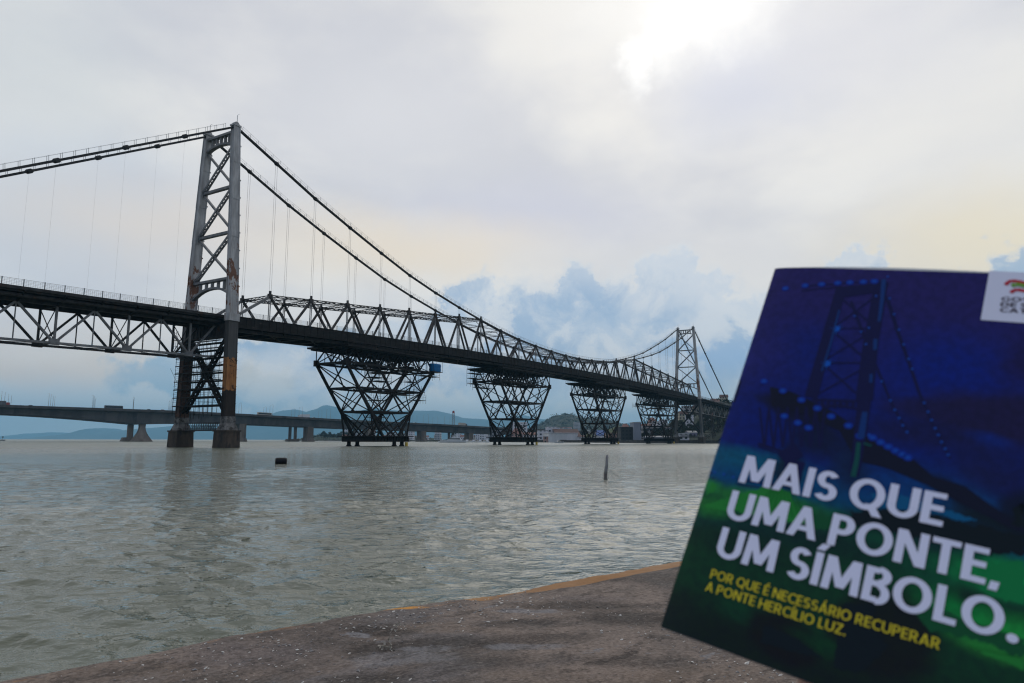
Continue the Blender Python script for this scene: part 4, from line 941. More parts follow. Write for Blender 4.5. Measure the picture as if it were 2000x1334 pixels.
# vehicles on it
def paint_mat(name, rgb, rough=.35): M[name] = mottled(name, rgb, tuple(min(1, q * 1.12) for q in rgb), .6, rough); return name
paint_mat('white_paint', (.62, .62, .62)); paint_mat('grey_body', (.10, .10, .11)); paint_mat('beige_body', (.42, .38, .32)); paint_mat('red_body', (.30, .05, .04)); paint_mat('glass_dark', (.02, .025, .03), .1); paint_mat('tyre', (.02, .02, .02), .8)
def wheels(root, xs, w, r):
    for x in xs:
        for sy in (-1, 1):
            m = MB(); m.tube([(x, sy * (w - .28), r), (x, sy * w, r)], r, 14); m.build('wheel', 'tyre', root)
def bus(body):
    r_ = empty('bus'); m = MB(); m.prism([(-6, .45), (6, .45), (6.05, 1.6), (5.85, 3.0), (5.6, 3.2), (-5.8, 3.2), (-6, 3.0)], -1.25, 1.25, 'y'); m.build('body', body, r_)
    for sy in (-1, 1): m = MB(); m.box((-5.6, sy * 1.26 - .01, 1.6), (5.5, sy * 1.26 + .01, 2.6)); m.build('side_window', 'glass_dark', r_)
    m = MB(); m.box((5.98, -1.1, 1.5), (6.07, 1.1, 2.7)); m.build('windscreen', 'glass_dark', r_); wheels(r_, (-3.6, 3.8), 1.26, .5); return r_
def truck(body, box):
    r_ = empty('truck'); m = MB(); m.prism([(3.2, .6), (5.2, .6), (5.2, 1.7), (4.9, 2.7), (3.2, 2.7)], -1.2, 1.2, 'y'); m.build('cab', body, r_); m = MB(); m.box((-5, -1.25, 1.0), (3.0, 1.25, 3.6)); m.build('cargo_box', box, r_)
    m = MB(); m.box((-5, -.5, .7), (4.8, .5, .98)); m.build('chassis', 'tyre', r_); m = MB(); m.box((4.95, -1.0, 1.75), (5.1, 1.0, 2.5)); m.build('windscreen', 'glass_dark', r_); wheels(r_, (-3.8, -2.6, 4.1), 1.2, .5); return r_
def car(body):
    r_ = empty('car'); m = MB(); m.prism([(-2.1, .3), (2.1, .3), (2.15, .75), (1.2, .95), (.5, 1.45), (-1.2, 1.45), (-1.9, .95), (-2.15, .85)], -.85, .85, 'y'); m.build('body', body, r_)
    m = MB(); m.prism([(1.05, .97), (.48, 1.38), (-1.15, 1.38), (-1.75, .97)], -.87, .87, 'y'); m.build('window', 'glass_dark', r_); wheels(r_, (-1.35, 1.35), .86, .33); return r_
def t_at(px): k_ = (px - 1000) / FPX; return (CBP[0] - k_ * CBP[1]) / (k_ * CBD[1] - CBD[0])
def drive(o, px, lat, label, cat, flip=False):
    t = t_at(px); x, y = cbw(t, lat); o.location = (x, y, cbz(t) + .02); o.rotation_euler = (0, math.atan((cbz(t - 2) - cbz(t + 2)) / 4), math.atan2(CBD[1], CBD[0]) + (math.pi if flip else 0)); tag(o, label, cat, 'traffic on the concrete bridges')
drive(bus('grey_body'), 222, -4, 'dark bus on the concrete bridge left of the near bridge tower', 'bus')
drive(bus('beige_body'), 515, -4, 'pale beige bus on the concrete bridge just right of the near bridge tower', 'bus')
drive(truck('white_paint', 'white_paint'), 592, -4, 'white box truck on the concrete bridge between the beige bus and the first support tower', 'truck', True)
drive(truck('grey_body', 'beige_body'), 900, -4, 'boxy truck on the concrete bridge right of the crane mast', 'truck')
drive(truck('red_body', 'grey_body'), 2, -4, 'truck on the concrete bridge cut by the left edge of the photo', 'truck')
drive(car('white_paint'), 612, -4, 'white car on the concrete bridge behind the white box truck', 'car'); drive(car('grey_body'), 62, -4, 'dark car on the concrete bridge near the left edge of the photo', 'car')
drive(car('grey_body'), 291, -4, 'dark car on the concrete bridge above the flared pier', 'car'); drive(car('white_paint'), 808, -4, 'white car on the concrete bridge seen through the first support tower', 'car'); drive(car('red_body'), 318, -4, 'reddish car on the concrete bridge left of the near tower, right of the flared pier', 'car')

# ---------------------------------------------------------------- waterfront buildings
def facade(name, wall, glass=(.03, .035, .04), wx=3.0, wz=3.0, fx=(.25, .75), fz=(.35, .8), rough=.85, var=.12):
    m, T, b = mat(name, rough); v = obj_co(T); x, y, z = T.sep(v); h = T.math('ADD', x, y)
    f1 = T.math('FRACT', T.math('DIVIDE', h, wx)); f2 = T.math('FRACT', T.math('DIVIDE', z, wz))
    inr = lambda f, lo, hi: T.math('MULTIPLY', T.math('GREATER_THAN', f, lo), T.math('LESS_THAN', f, hi))
    up = T.sep(T.new('ShaderNodeTexCoord').outputs['Normal'])[2]
    win = T.math('MULTIPLY', T.math('MULTIPLY', inr(f1, *fx), inr(f2, *fz)), T.math('LESS_THAN', T.math('ABSOLUTE', up), .5))
    n = T.noise(T.mapping(v, scale=(1, 1, .3)), .25, 6, .65)
    cc = T.mix(T.ss(n, .3, .7), tuple(q * (1 - var) for q in wall) + (1,), tuple(min(1, q * (1 + var)) for q in wall) + (1,))
    T.l.new(T.mix(win, cc, (*glass, 1)), b.inputs['Base Color']); return m
ROOF = {'red': mottled('clay_tile_roof', (.20, .10, .08), (.28, .15, .12), .4, .9), 'brown': mottled('old_brown_roof', (.085, .045, .038), (.13, .07, .058), .2, .9, third=(.06, .05, .045), third_scale=.1), 'grey': mottled('grey_sheet_roof', (.26, .26, .27), (.36, .36, .36), .2, .8), 'white': mottled('white_roof', (.6, .6, .62), (.7, .7, .71), .2, .7), 'dark': mottled('dark_roof', (.04, .04, .042), (.07, .07, .07), .3, .9), 'blue': mottled('blue_roof', (.03, .09, .28), (.04, .12, .34), .3, .6)}
def building(name, px0, px1, ytop, Y, depth, wall, label, cat='building', roof='flat', rmat='grey', base=None, yaw=0.0, group=None, rise=.28):
    X0 = at(px0, ytop, Y)[0]; X1 = at(px1, ytop, Y)[0]; zt = at((px0 + px1) / 2, ytop, Y)[2]; base = GZ if base is None else base; w = X1 - X0; H = zt - base
    r_ = empty(name, ((X0 + X1) / 2, Y, base), yaw); hw_ = w / 2; rz = H if roof == 'flat' else H * (1 - rise)
    m = MB(); m.box((-hw_, 0, -3), (hw_, depth, rz))
    if roof == 'gable': m.prism([(0, rz), (depth, rz), (depth / 2, H)], -hw_, hw_, 'x')
    m.build('wall', wall, r_); m = MB(); e = max(.25, .02 * w)
    if roof == 'flat': m.box((-hw_ - e, -e, rz), (hw_ + e, depth + e, rz + max(.35, H * .05)))
    elif roof == 'gable':
        for a in (0, 1):
            y0, y1 = (-e, depth / 2) if a == 0 else (depth + e, depth / 2); zlow = rz - e * (H - rz) / (depth / 2)
            m.hexa([(-hw_ - e, y0, zlow), (hw_ + e, y0, zlow), (hw_ + e, y1, H), (-hw_ - e, y1, H)][::(1 if a == 0 else -1)], [(-hw_ - e, y0, zlow + .3), (hw_ + e, y0, zlow + .3), (hw_ + e, y1, H + .3), (-hw_ - e, y1, H + .3)][::(1 if a == 0 else -1)])
    elif roof == 'hip':
        b_ = [(-hw_ - e, -e, rz), (hw_ + e, -e, rz), (hw_ + e, depth + e, rz), (-hw_ - e, depth + e, rz)]; k_ = min(.3 * w, depth / 2)
        m.add(b_ + [(-hw_ + k_, depth / 2, H), (hw_ - k_, depth / 2, H)], [(0, 1, 5, 4), (1, 2, 5), (2, 3, 4, 5), (3, 0, 4), (3, 2, 1, 0)])
    elif roof == 'barrel':
        m.prism([(-hw_ - e, rz)] + [(-(hw_ + e) * math.cos(math.pi * i / 12), rz + .02 + (H - rz) * math.sin(math.pi * i / 12)) for i in range(1, 12)] + [(hw_ + e, rz)], -e, depth + e, 'y')
    m.build('roof', ROOF[rmat], r_); tag(r_, label, cat, group); return r_
Wm = dict(white=facade('white_wall', (.60, .60, .61), wx=6, wz=20, fx=(.1, .13), fz=(.2, .22)), white2=facade('white_wall_windows', (.62, .61, .64), wx=3.2, wz=3), cream=facade('cream_wall', (.50, .44, .33), wx=2.6, wz=2.7), grey=facade('grey_wall', (.27, .27, .28), wx=3, wz=3, fx=(.15, .85), fz=(.3, .75)), bluegrey=facade('blue_grey_wall', (.24, .26, .31), wx=20, wz=20, fx=(.1, .12)), dark=facade('dark_glazed_wall', (.035, .036, .036), (.016, .018, .02), wx=2.5, wz=2.6), pink=facade('pink_wall', (.42, .27, .23), wx=2.6, wz=2.8), orange=facade('orange_wall', (.50, .25, .09), wx=3, wz=3), lilac=facade('lilac_wall', (.36, .33, .46), wx=2.4, wz=2.6), tower=facade('tower_block_wall', (.40, .40, .41), wx=2.6, wz=2.9, fx=(.2, .8), fz=(.25, .7)), brownish=facade('brownish_block_wall', (.24, .21, .19), wx=2.6, wz=2.8, fx=(.2, .8), fz=(.25, .7)))
building('warehouse', 1072, 1129, 846, 545, 26, Wm['white'], 'largest plain white warehouse right on the water between two support towers', 'warehouse', 'flat', 'white', yaw=.12)
building('warehouse', 1086, 1134, 838, 575, 30, Wm['brownish'], 'shed with a broad dull brown roof behind the plain white warehouse', 'warehouse', 'gable', 'brown', yaw=.1, rise=.55)
building('white_building', 1067, 1088, 835, 590, 12, Wm['white2'], 'white flat-roofed box rising behind the white warehouse', 'building', 'flat', 'white')
building('white_building', 1050, 1070, 841, 580, 14, Wm['white2'], 'low white building left of the plain white warehouse, partly behind a support tower', 'building', 'flat', 'grey')
building('warehouse', 1128, 1145, 851, 545, 14, Wm['white'], 'narrow white shed at the right end of the white warehouse', 'warehouse', 'gable', 'brown')
building('boathouse', 1062, 1075, 853, 548, 8, Wm['pink'], 'little red brick boathouse at the foot of the white warehouse', 'boathouse', 'flat', 'grey')
building('white_building', 1001, 1030, 826, 690, 14, Wm['white2'], 'white building with a rooftop block seen through the second support tower', 'building', 'flat', 'white')
building('house', 998, 1022, 836, 640, 12, Wm['pink'], 'house with an orange tile roof seen through the second support tower', 'house', 'hip', 'red', rise=.5)
building('house', 1022, 1046, 845, 620, 12, Wm['white2'], 'low white house beside the orange-roofed one behind the second support tower', 'house', 'gable', 'red')
building('apartment_block', 961, 979, 841, 700, 10, Wm['grey'], 'grey concrete block behind the left foot of the second support tower', 'building')
building('apartment_block', 1121, 1133, 826, 1500, 14, Wm['tower'], 'pale high-rise at the foot of the green hill', 'building', base=2)
building('apartment_block', 1228, 1229.5, 840, 900, 10, Wm['white2'], 'thin white block beyond the dark waterfront building', 'building')
building('house', 1214, 1232, 827, 640, 12, Wm['cream'], 'cream house with a pinkish tile roof above the dark waterfront building', 'house', 'hip', 'red', base=4, rise=.45)
building('office_block', 1212, 1243, 835, 505, 18, Wm['dark'], 'dark waterfront building between the third and fourth support towers', 'building', 'flat', 'dark')
building('office_block', 1238, 1252, 826, 500, 16, Wm['bluegrey'], 'blue-grey windowless slab beside the dark waterfront building', 'building', 'flat', 'grey')
building('office_block', 1256, 1312, 836, 520, 16, Wm['grey'], 'long grey building with rows of windows behind the farthest support tower', 'building', 'flat', 'grey', yaw=.05)
building('boathouse', 1262, 1311, 852, 480, 10, Wm['bluegrey'], 'low blue-grey sheds on the waterline behind the farthest support tower', 'boathouse', 'gable', 'grey')
building('house', 1268, 1283, 815, 700, 12, Wm['pink'], 'red-roofed pink house up the slope behind the farthest support tower', 'house', 'hip', 'red', base=12, rise=.4)
building('house', 1272, 1300, 826, 660, 12, Wm['white2'], 'white house below the red-roofed pink one on the slope', 'house', 'gable', 'grey', base=8)
building('apartment_block', 1322, 1330, 806, 760, 12, Wm['tower'], 'pale high-rise left of the cream tower, beside the distant bridge tower', 'building', base=8)
building('apartment_block', 1333, 1340, 807, 735, 10, Wm['cream'], 'cream tower block seen between the legs of the distant bridge tower', 'building', base=8)
building('apartment_block', 1342, 1352, 799, 760, 14, Wm['brownish'], 'dark brownish high-rise just right of the cream tower', 'building', base=10)
building('apartment_block', 1348, 1378, 812, 700, 14, Wm['tower'], 'wide grey apartment block between the legs of the distant bridge tower', 'building', base=12)
building('apartment_block', 1380, 1412, 806, 720, 16, Wm['brownish'], 'long brownish block on the slope right of the distant bridge tower', 'building', base=14)
building('house', 1340, 1352, 826, 590, 10, Wm['pink'], 'pink stepped house below the grey apartment block', 'house', 'gable', 'red', base=8)
building('house', 1349, 1358, 832, 570, 9, Wm['orange'], 'small orange house between the legs of the distant bridge tower', 'house', 'flat', 'grey', base=6)
building('house', 1393, 1410, 828, 560, 10, Wm['lilac'], 'lilac house with a rounded pinkish roof near the edge of the booklet', 'house', 'barrel', 'red', base=6, rise=.45)
building('house', 1373, 1384, 832, 565, 9, Wm['pink'], 'pinkish house between the bridge leg and the lilac house', 'house', 'gable', 'red', base=6)
building('boathouse', 1324, 1346, 847, 475, 9, Wm['white2'], 'pale flat-roofed boathouse at the water under the distant bridge tower', 'boathouse', 'flat', 'white')
building('boathouse', 1344, 1362, 842, 500, 9, Wm['lilac'], 'wide low lilac shed above the pale boathouse', 'boathouse', 'gable', 'grey', base=4)
building('canopy_hall', 1165, 1183, 841, 600, 14, Wm['white2'], 'hall with a bright blue roof seen through the third support tower', 'hall', 'gable', 'blue', rise=.5)
building('house', 1184, 1207, 846, 560, 10, Wm['pink'], 'pink walled building seen through the right of the third support tower', 'building', 'flat', 'red')
# white slatted canopy stepping down beside it
cn = empty('slatted_canopy', (at(1160, 850, 565)[0], 565, GZ)); tag(cn, 'white slatted canopy stepping down to the right behind the third support tower', 'canopy')
for i in range(7):
    x = -3.4 + i * 1.15; z = 7.2 - i * .85; m = MB(); m.bar((x - 1.3, 0, z + .9), (x + 1.3, 0, z - .7), .5, .45); m.bar((x - 1.3, 5, z + .9), (x + 1.3, 5, z - .7), .5, .45)
    for y in (1, 2, 3, 4): m.bar((x - .9, y, z + .6), (x + .9, y, z - .4), .7, .2)
    m.build('slat', 'white_paint', cn)
for x in (-3.6, 0, 3.4):
    m = MB(); m.bar((x, 2.5, -.5), (x, 2.5, 5.5 - x * .5), .35); m.build('post', 'white_paint', cn)
# far town: repeated small houses
def small_house(i, wall, roof_):
    r_ = empty('house'); m = MB(); m.box((-4, -3, -2), (4, 3, 4.2 + i)); 
    if roof_ in ('red', 'brown'): m.prism([(-3, 4.2 + i), (3, 4.2 + i), (0, 6.4 + i)], -3.95, 3.95, 'x')
    m.build('wall', wall, r_); m = MB()
    if roof_ in ('red', 'brown'):
        for a in (-1, 1): m.bar((0, a * 1.75, 5.45 + i), (.001, a * 1.75, 5.45 + i), .1); m.hexa([(-4.3, a * 3.4, 4.0 + i), (4.3, a * 3.4, 4.0 + i), (4.3, 0, 6.5 + i), (-4.3, 0, 6.5 + i)], [(-4.3, a * 3.4, 4.25 + i), (4.3, a * 3.4, 4.25 + i), (4.3, 0, 6.75 + i), (-4.3, 0, 6.75 + i)])
    else: m.box((-4.2, -3.2, 4.2 + i), (4.2, 3.2, 4.7 + i))
    m.build('roof', ROOF[roof_], r_); return r_
protos = [small_house(0, Wm['white2'], 'red'), small_house(4, Wm['tower'], 'grey'), small_house(1, Wm['cream'], 'brown'), small_house(7, Wm['white2'], 'white')]
pu = [False] * 4; rs = np.random.RandomState(12)
def put_house(px, Y, z, sc, label, group):
    j = rs.randint(4); o = protos[j] if not pu[j] else copy_tree(protos[j]); pu[j] = True; p = at(px, 850, Y); o.location = (p[0], Y, z); o.scale = (sc,) * 3; o.rotation_euler = (0, 0, rs.uniform(-.4, .4)); tag(o, label, 'house', group)
for i in range(46):
    px = rs.uniform(672, 958); Y = rs.uniform(1020, 1330); put_house(px, Y, max(GZ, hz_at(px, Y, (tx_, ty_, tz_)) if 1080 < Y < 1390 and px < 895 else GZ) + .3, rs.uniform(.8, 1.25), 'small pale house of the far town, seen under the concrete bridges', 'houses of the far town')
for i in range(30):
    px = rs.choice([rs.uniform(1066, 1210), rs.uniform(1082, 1128)]); Y = rs.uniform(1800, 2250); z = hz_at(px, Y, (hx, hy, hz))
    if z > 42: continue
    put_house(px, Y, z + .5, rs.uniform(.9, 1.3), 'small pale house climbing the foot of the green hill', 'houses on the green hill')
for i in range(22):
    px = rs.uniform(1255, 1420); Y = rs.uniform(560, 680); put_house(px, Y, hz_at(px, Y, (sx_, sy_, sz_)) + .2, rs.uniform(.7, 1.1), 'small house among dark trees on the slope by the distant bridge tower', 'houses on the dark slope')
for i in range(9): put_tree(pt1, 630 + i * 7.5 + random.uniform(-2, 2), 1030 + random.uniform(-20, 30), GZ, random.uniform(1.1, 1.7), 'dark round-crowned tree on the headland behind the concrete piers', 'trees on the headland')
for i in range(7): put_tree(pt2, 1215 + i * 17 + random.uniform(-4, 4), 560 + random.uniform(-25, 25), GZ, random.uniform(.6, 1.0), 'green tree standing between the buildings of the far waterfront', 'trees on the far waterfront')
for i in range(9):
    px = 1365 + i * 6 + random.uniform(-2, 2); Y = 545 + random.uniform(-15, 20); put_tree(pt1, px, Y, GZ + 2, random.uniform(.9, 1.4), 'dark tree on the slope below the right end of the bridge', 'trees below the bridge end')
for i in range(30):
    px = 1256 + i * 5.6 + random.uniform(-2, 2); Y = random.uniform(500, 570); put_tree(pt1, px, Y, max(GZ, hz_at(px, Y, (sx_, sy_, sz_))) if Y > 505 else GZ, random.uniform(.7, 1.25), 'dark tree crowding the bank around the distant bridge tower', 'trees around the distant tower')
for i in range(10): put_tree(pt1, 1045 + i * 9.5 + random.uniform(-3, 3), 640 + random.uniform(-20, 20), GZ, random.uniform(.7, 1.15), 'dark tree behind the white warehouse', 'trees behind the warehouse')

# cranes beyond the concrete bridge
cm = empty('crane', tuple(at(885, 861, 960)[:2]) + (GZ,)); tag(cm, 'tall lattice crane mast with a red head rising behind the concrete bridge', 'crane')
m = MB(); H = 36.0; f = lambda z: 2.3 - 1.0 * z / H
for sx in (-1, 1):
    for sy in (-1, 1): m.bar((sx * f(0), sy * f(0), 0), (sx * f(H), sy * f(H), H), .35)
for i in range(12):
    z0, z1 = H * i / 12, H * (i + 1) / 12
    for q in (-1, 1):
        for a in (-1, 1): m.bar((a * q * f(z0), a * f(z0), z0), (-a * q * f(z1) if False else -a * q * f(z1) * -1 * -1, a * f(z1), z1), .2); m.bar((a * f(z0), a * q * f(z0), z0), (a * f(z1), -a * q * f(z1), z1), .2)
    for a in (-1, 1): m.bar((-f(z1), a * f(z1), z1), (f(z1), a * f(z1), z1), .18)
m.build('mast', 'lamp_steel', cm); m = MB(); m.box((-1.7, -1.7, H), (1.7, 1.7, H + .4)); m.prism([(-1.6, H + .4), (1.6, H + .4), (1.2, H + 3.0), (-1.2, H + 3.0)], -1.4, 1.4, 'y'); m.build('head', 'red_body', cm)
cm = empty('crane', tuple(at(879, 861, 980)[:2]) + (GZ,)); tag(cm, 'small crane with a dark slanting jib left of the red-headed mast', 'crane')
m = MB(); m.box((-2, -1.5, 0), (2, 1.5, 1.0)); m.box((-1.6, -1.3, 1.0), (1.8, 1.3, 3.2)); m.build('cab', 'grey_body', cm)
m = MB()
for dy in (-.5, .5): m.bar((.5, dy, 2.5), (-7.5, dy, 22.6), .35)
for i in range(14): m.bar((.5 - 8 * i / 14, -.5 if i % 2 else .5, 2.5 + 20.1 * i / 14), (.5 - 8 * (i + 1) / 14, .5 if i % 2 else -.5, 2.5 + 20.1 * (i + 1) / 14), .2)
m.build('jib', 'grey_body', cm); m = MB(); m.bar((-7.5, 0, 22.6), (-7.7, 0, 15), .1); m.box((-8.0, -.25, 14.2), (-7.4, .25, 15)); m.build('hook', 'grey_body', cm)

# ---------------------------------------------------------------- boats and things afloat
def hull(mb, L, B, D, sheer=.25, m=None):
    n = 14; rows = []
    for i in range(n):
        t = i / (n - 1); x = -L / 2 + L * t; k = (1 - max(0, (t - .55) / .45) ** 2.2) * (.86 + .14 * min(1, t / .2)); z = D * (1 + sheer * max(0, (t - .4)) ** 1.5); rk = L * .06 * max(0, (t - .7) / .3)
        rows.append([(x, 0, -.35 * D), (x, -B * .36 * k, -.2 * D), (x + rk * .5, -B * .47 * k, .35 * D), (x + rk, -B * .5 * k, z), (x + rk, B * .5 * k, z), (x + rk * .5, B * .47 * k, .35 * D), (x, B * .36 * k, -.2 * D)])
    q = 7; mb.add([p for r_ in rows for p in r_], [(i * q + j, (i + 1) * q + j, (i + 1) * q + (j + 1) % q, i * q + (j + 1) % q) for i in range(n - 1) for j in range(q)] + [tuple(range(q)), tuple((n - 1) * q + j for j in reversed(range(q)))], m); return mb
p = at(886, 866, 470); y_ = empty('motor_yacht', (p[0], 470, 0), math.pi); tag(y_, 'white motor yacht moored off the marina, largest boat on the far shore', 'yacht')
hull(MB(), 16.5, 4.6, 1.5).build('hull', 'white_paint', y_); m = MB(); m.prism([(-5.2, 1.45), (4.2, 1.6), (2.6, 3.1), (-4.6, 3.1)], -1.8, 1.8, 'y'); m.build('cabin', 'white_paint', y_)
m = MB(); m.prism([(-4.4, 2.1), (3.5, 2.2), (2.9, 2.8), (-4.2, 2.8)], -1.83, 1.83, 'y'); m.build('window_band', 'glass_dark', y_)
m = MB(); m.prism([(-2.6, 3.12), (1.4, 3.12), (.6, 4.1), (-2.4, 4.1)], -1.3, 1.3, 'y'); m.box((-3, -1.6, 4.6), (1.0, 1.6, 4.75)); 
for x in (-2.8, .7):
    for yy in (-1.4, 1.4): m.bar((x, yy, 3.1), (x, yy, 4.6), .08)
m.build('flybridge', 'white_paint', y_); m = MB(); m.tube([(-2.6, 0, 4.75), (-2.9, 0, 6.6)], .06, 6); m.build('mast', 'white_paint', y_)
def small_boat(L, cabin):
    r_ = empty('motorboat'); hull(MB(), L, L * .36, L * .13).build('hull', 'white_paint', r_); m = MB(); m.prism([(-L * .2, L * .12), (L * .2, L * .13), (L * .1, L * .26), (-L * .16, L * .26)], -L * .12, L * .12, 'y'); m.build('cabin', cabin, r_)
    m = MB(); m.prism([(-L * .14, L * .17), (L * .15, L * .17), (L * .11, L * .235), (-L * .13, L * .235)], -L * .123, L * .123, 'y'); m.build('window', 'glass_dark', r_); return r_
sb = [small_boat(7.5, 'white_paint'), small_boat(6.0, 'beige_body')]; used = [False, False]; rs = np.random.RandomState(5)
def put_boat(j, px, Y, rz, label, group=None):
    o = sb[j] if not used[j] else copy_tree(sb[j]); used[j] = True; p = at(px, 866, Y); o.location = (p[0], Y, .05); o.rotation_euler = (0, 0, rz); tag(o, label, 'boat', group)
for i, px in enumerate((913, 919, 926, 932, 938, 945, 951)): put_boat(i % 2, px, 520 + (i % 3) * 16, math.pi * .5 + rs.uniform(-.5, .5), 'small white motorboat moored in the row right of the white yacht', 'boats moored at the marina')
put_boat(1, 1092, 440, math.pi + .3, 'white open boat floating in front of the plain white warehouse'); put_boat(0, 867, 500, .4, 'small white boat moored close to the left of the white yacht')
db = empty('floating_drum', tuple(at(549, 906, 53)[:2]) + (0,), math.radians(8)); tag(db, 'black plastic drum floating in open water right of the near bridge tower', 'buoy')
m = MB(); m.tube([(-.40, 0, .18), (-.385, 0, .18), (-.30, 0, .18), (.30, 0, .18), (.385, 0, .18), (.40, 0, .18)], [.22, .25, .27, .27, .25, .22], 24); m.build('drum', 'black_plastic', db, True)
for x in (-.16, .16):
    m = MB(); m.tube([(x - .03, 0, .18), (x, 0, .18), (x + .03, 0, .18)], [.272, .285, .272], 24); m.build('rib', 'black_plastic', db)
pp = at(1183, 942, 33); po = empty('mooring_post', (pp[0], 33, 0)); tag(po, 'weathered post standing out of the water with a slack rope running down to the right', 'post')
m = MB(); m.tube([(0, 0, .22), (.03, 0, .5), (.055, 0, .62), (.075, 0, .95), (.095, 0, 1.1)], [.078, .075, .066, .064, .056], 12); m.build('post', 'post_wood', po, True)
m = MB(); m.tube([(-.015, 0, -1.5), (-.005, 0, -.05), (.0, 0, .25)], [.09, .088, .083], 12); m.build('wet_foot', 'wet_post', po, True)
m = MB(); m.tube([(.03, -.07, .52), (.1, -.1, .46), (.25, -.12, .33), (.42, -.14, .2), (.56, -.16, .1), (.72, -.18, .02), (.85, -.2, -.06)], .008, 6); m.tube([(.035, 0, .5), (.04, 0, .53), (.045, 0, .57)], .085, 12); m.build('rope', 'rope', po)
cmk = empty('channel_marker', tuple(at(5, 860, 700)[:2]) + (0,)); tag(cmk, 'small channel marker with a short mast on the horizon at the far left', 'marker')
m = MB(); hull(m, 5.2, 2.6, .9); m.build('float', 'grey_body', cmk); m = MB(); m.tube([(0, 0, .6), (0, 0, 4.4)], .16, 8); m.box((-.5, -.5, 3.0), (.5, .5, 4.0)); m.build('mast', 'grey_body', cmk)
# ---------------------------------------------------------------- booklet held up at the right
KB = 0.82                                     # size of the booklet (an A5-like format)
BX = np.array((.7845, -.5938, -.1788)); BX /= np.linalg.norm(BX)
BY = np.array((.3927, .2525, .8843)); BY -= BX * (BX @ BY); BY /= np.linalg.norm(BY); BN = np.cross(BX, BY)
BO = CAM + (np.array((.1852, .4878, 1.8978)) - CAM) * KB
BW, BH = .1815 * KB, .2566 * KB
booklet = empty('booklet'); booklet.empty_display_size = .05
booklet.matrix_world = Matrix(((BX[0], BY[0], BN[0], BO[0]), (BX[1], BY[1], BN[1], BO[1]), (BX[2], BY[2], BN[2], BO[2]), (0, 0, 0, 1)))
tag(booklet, 'blue and green booklet with a night bridge picture, held up at the right', 'booklet')
def l(x, y):                                  # a point of the photo -> booklet cover coordinates
    v = ray(x, y); t = ((BO - CAM) @ BN) / (v @ BN); q = CAM + v * t - BO; return float(q @ BX), float(q @ BY)
def c1(x, y): return l(1260 + x / 1.6, 500 + y / 1.6)
def c2(x, y): return l(1480 + x / 3.51, 520 + y / 3.51)
def page_z(x): return -.0022 * math.exp(-max(x, 0) / .009)
def topy(x): return .0027 * KB * math.sin(math.pi * min(max(x / (.16 * KB), 0), 1)) ** .9 if x > 0 else 0
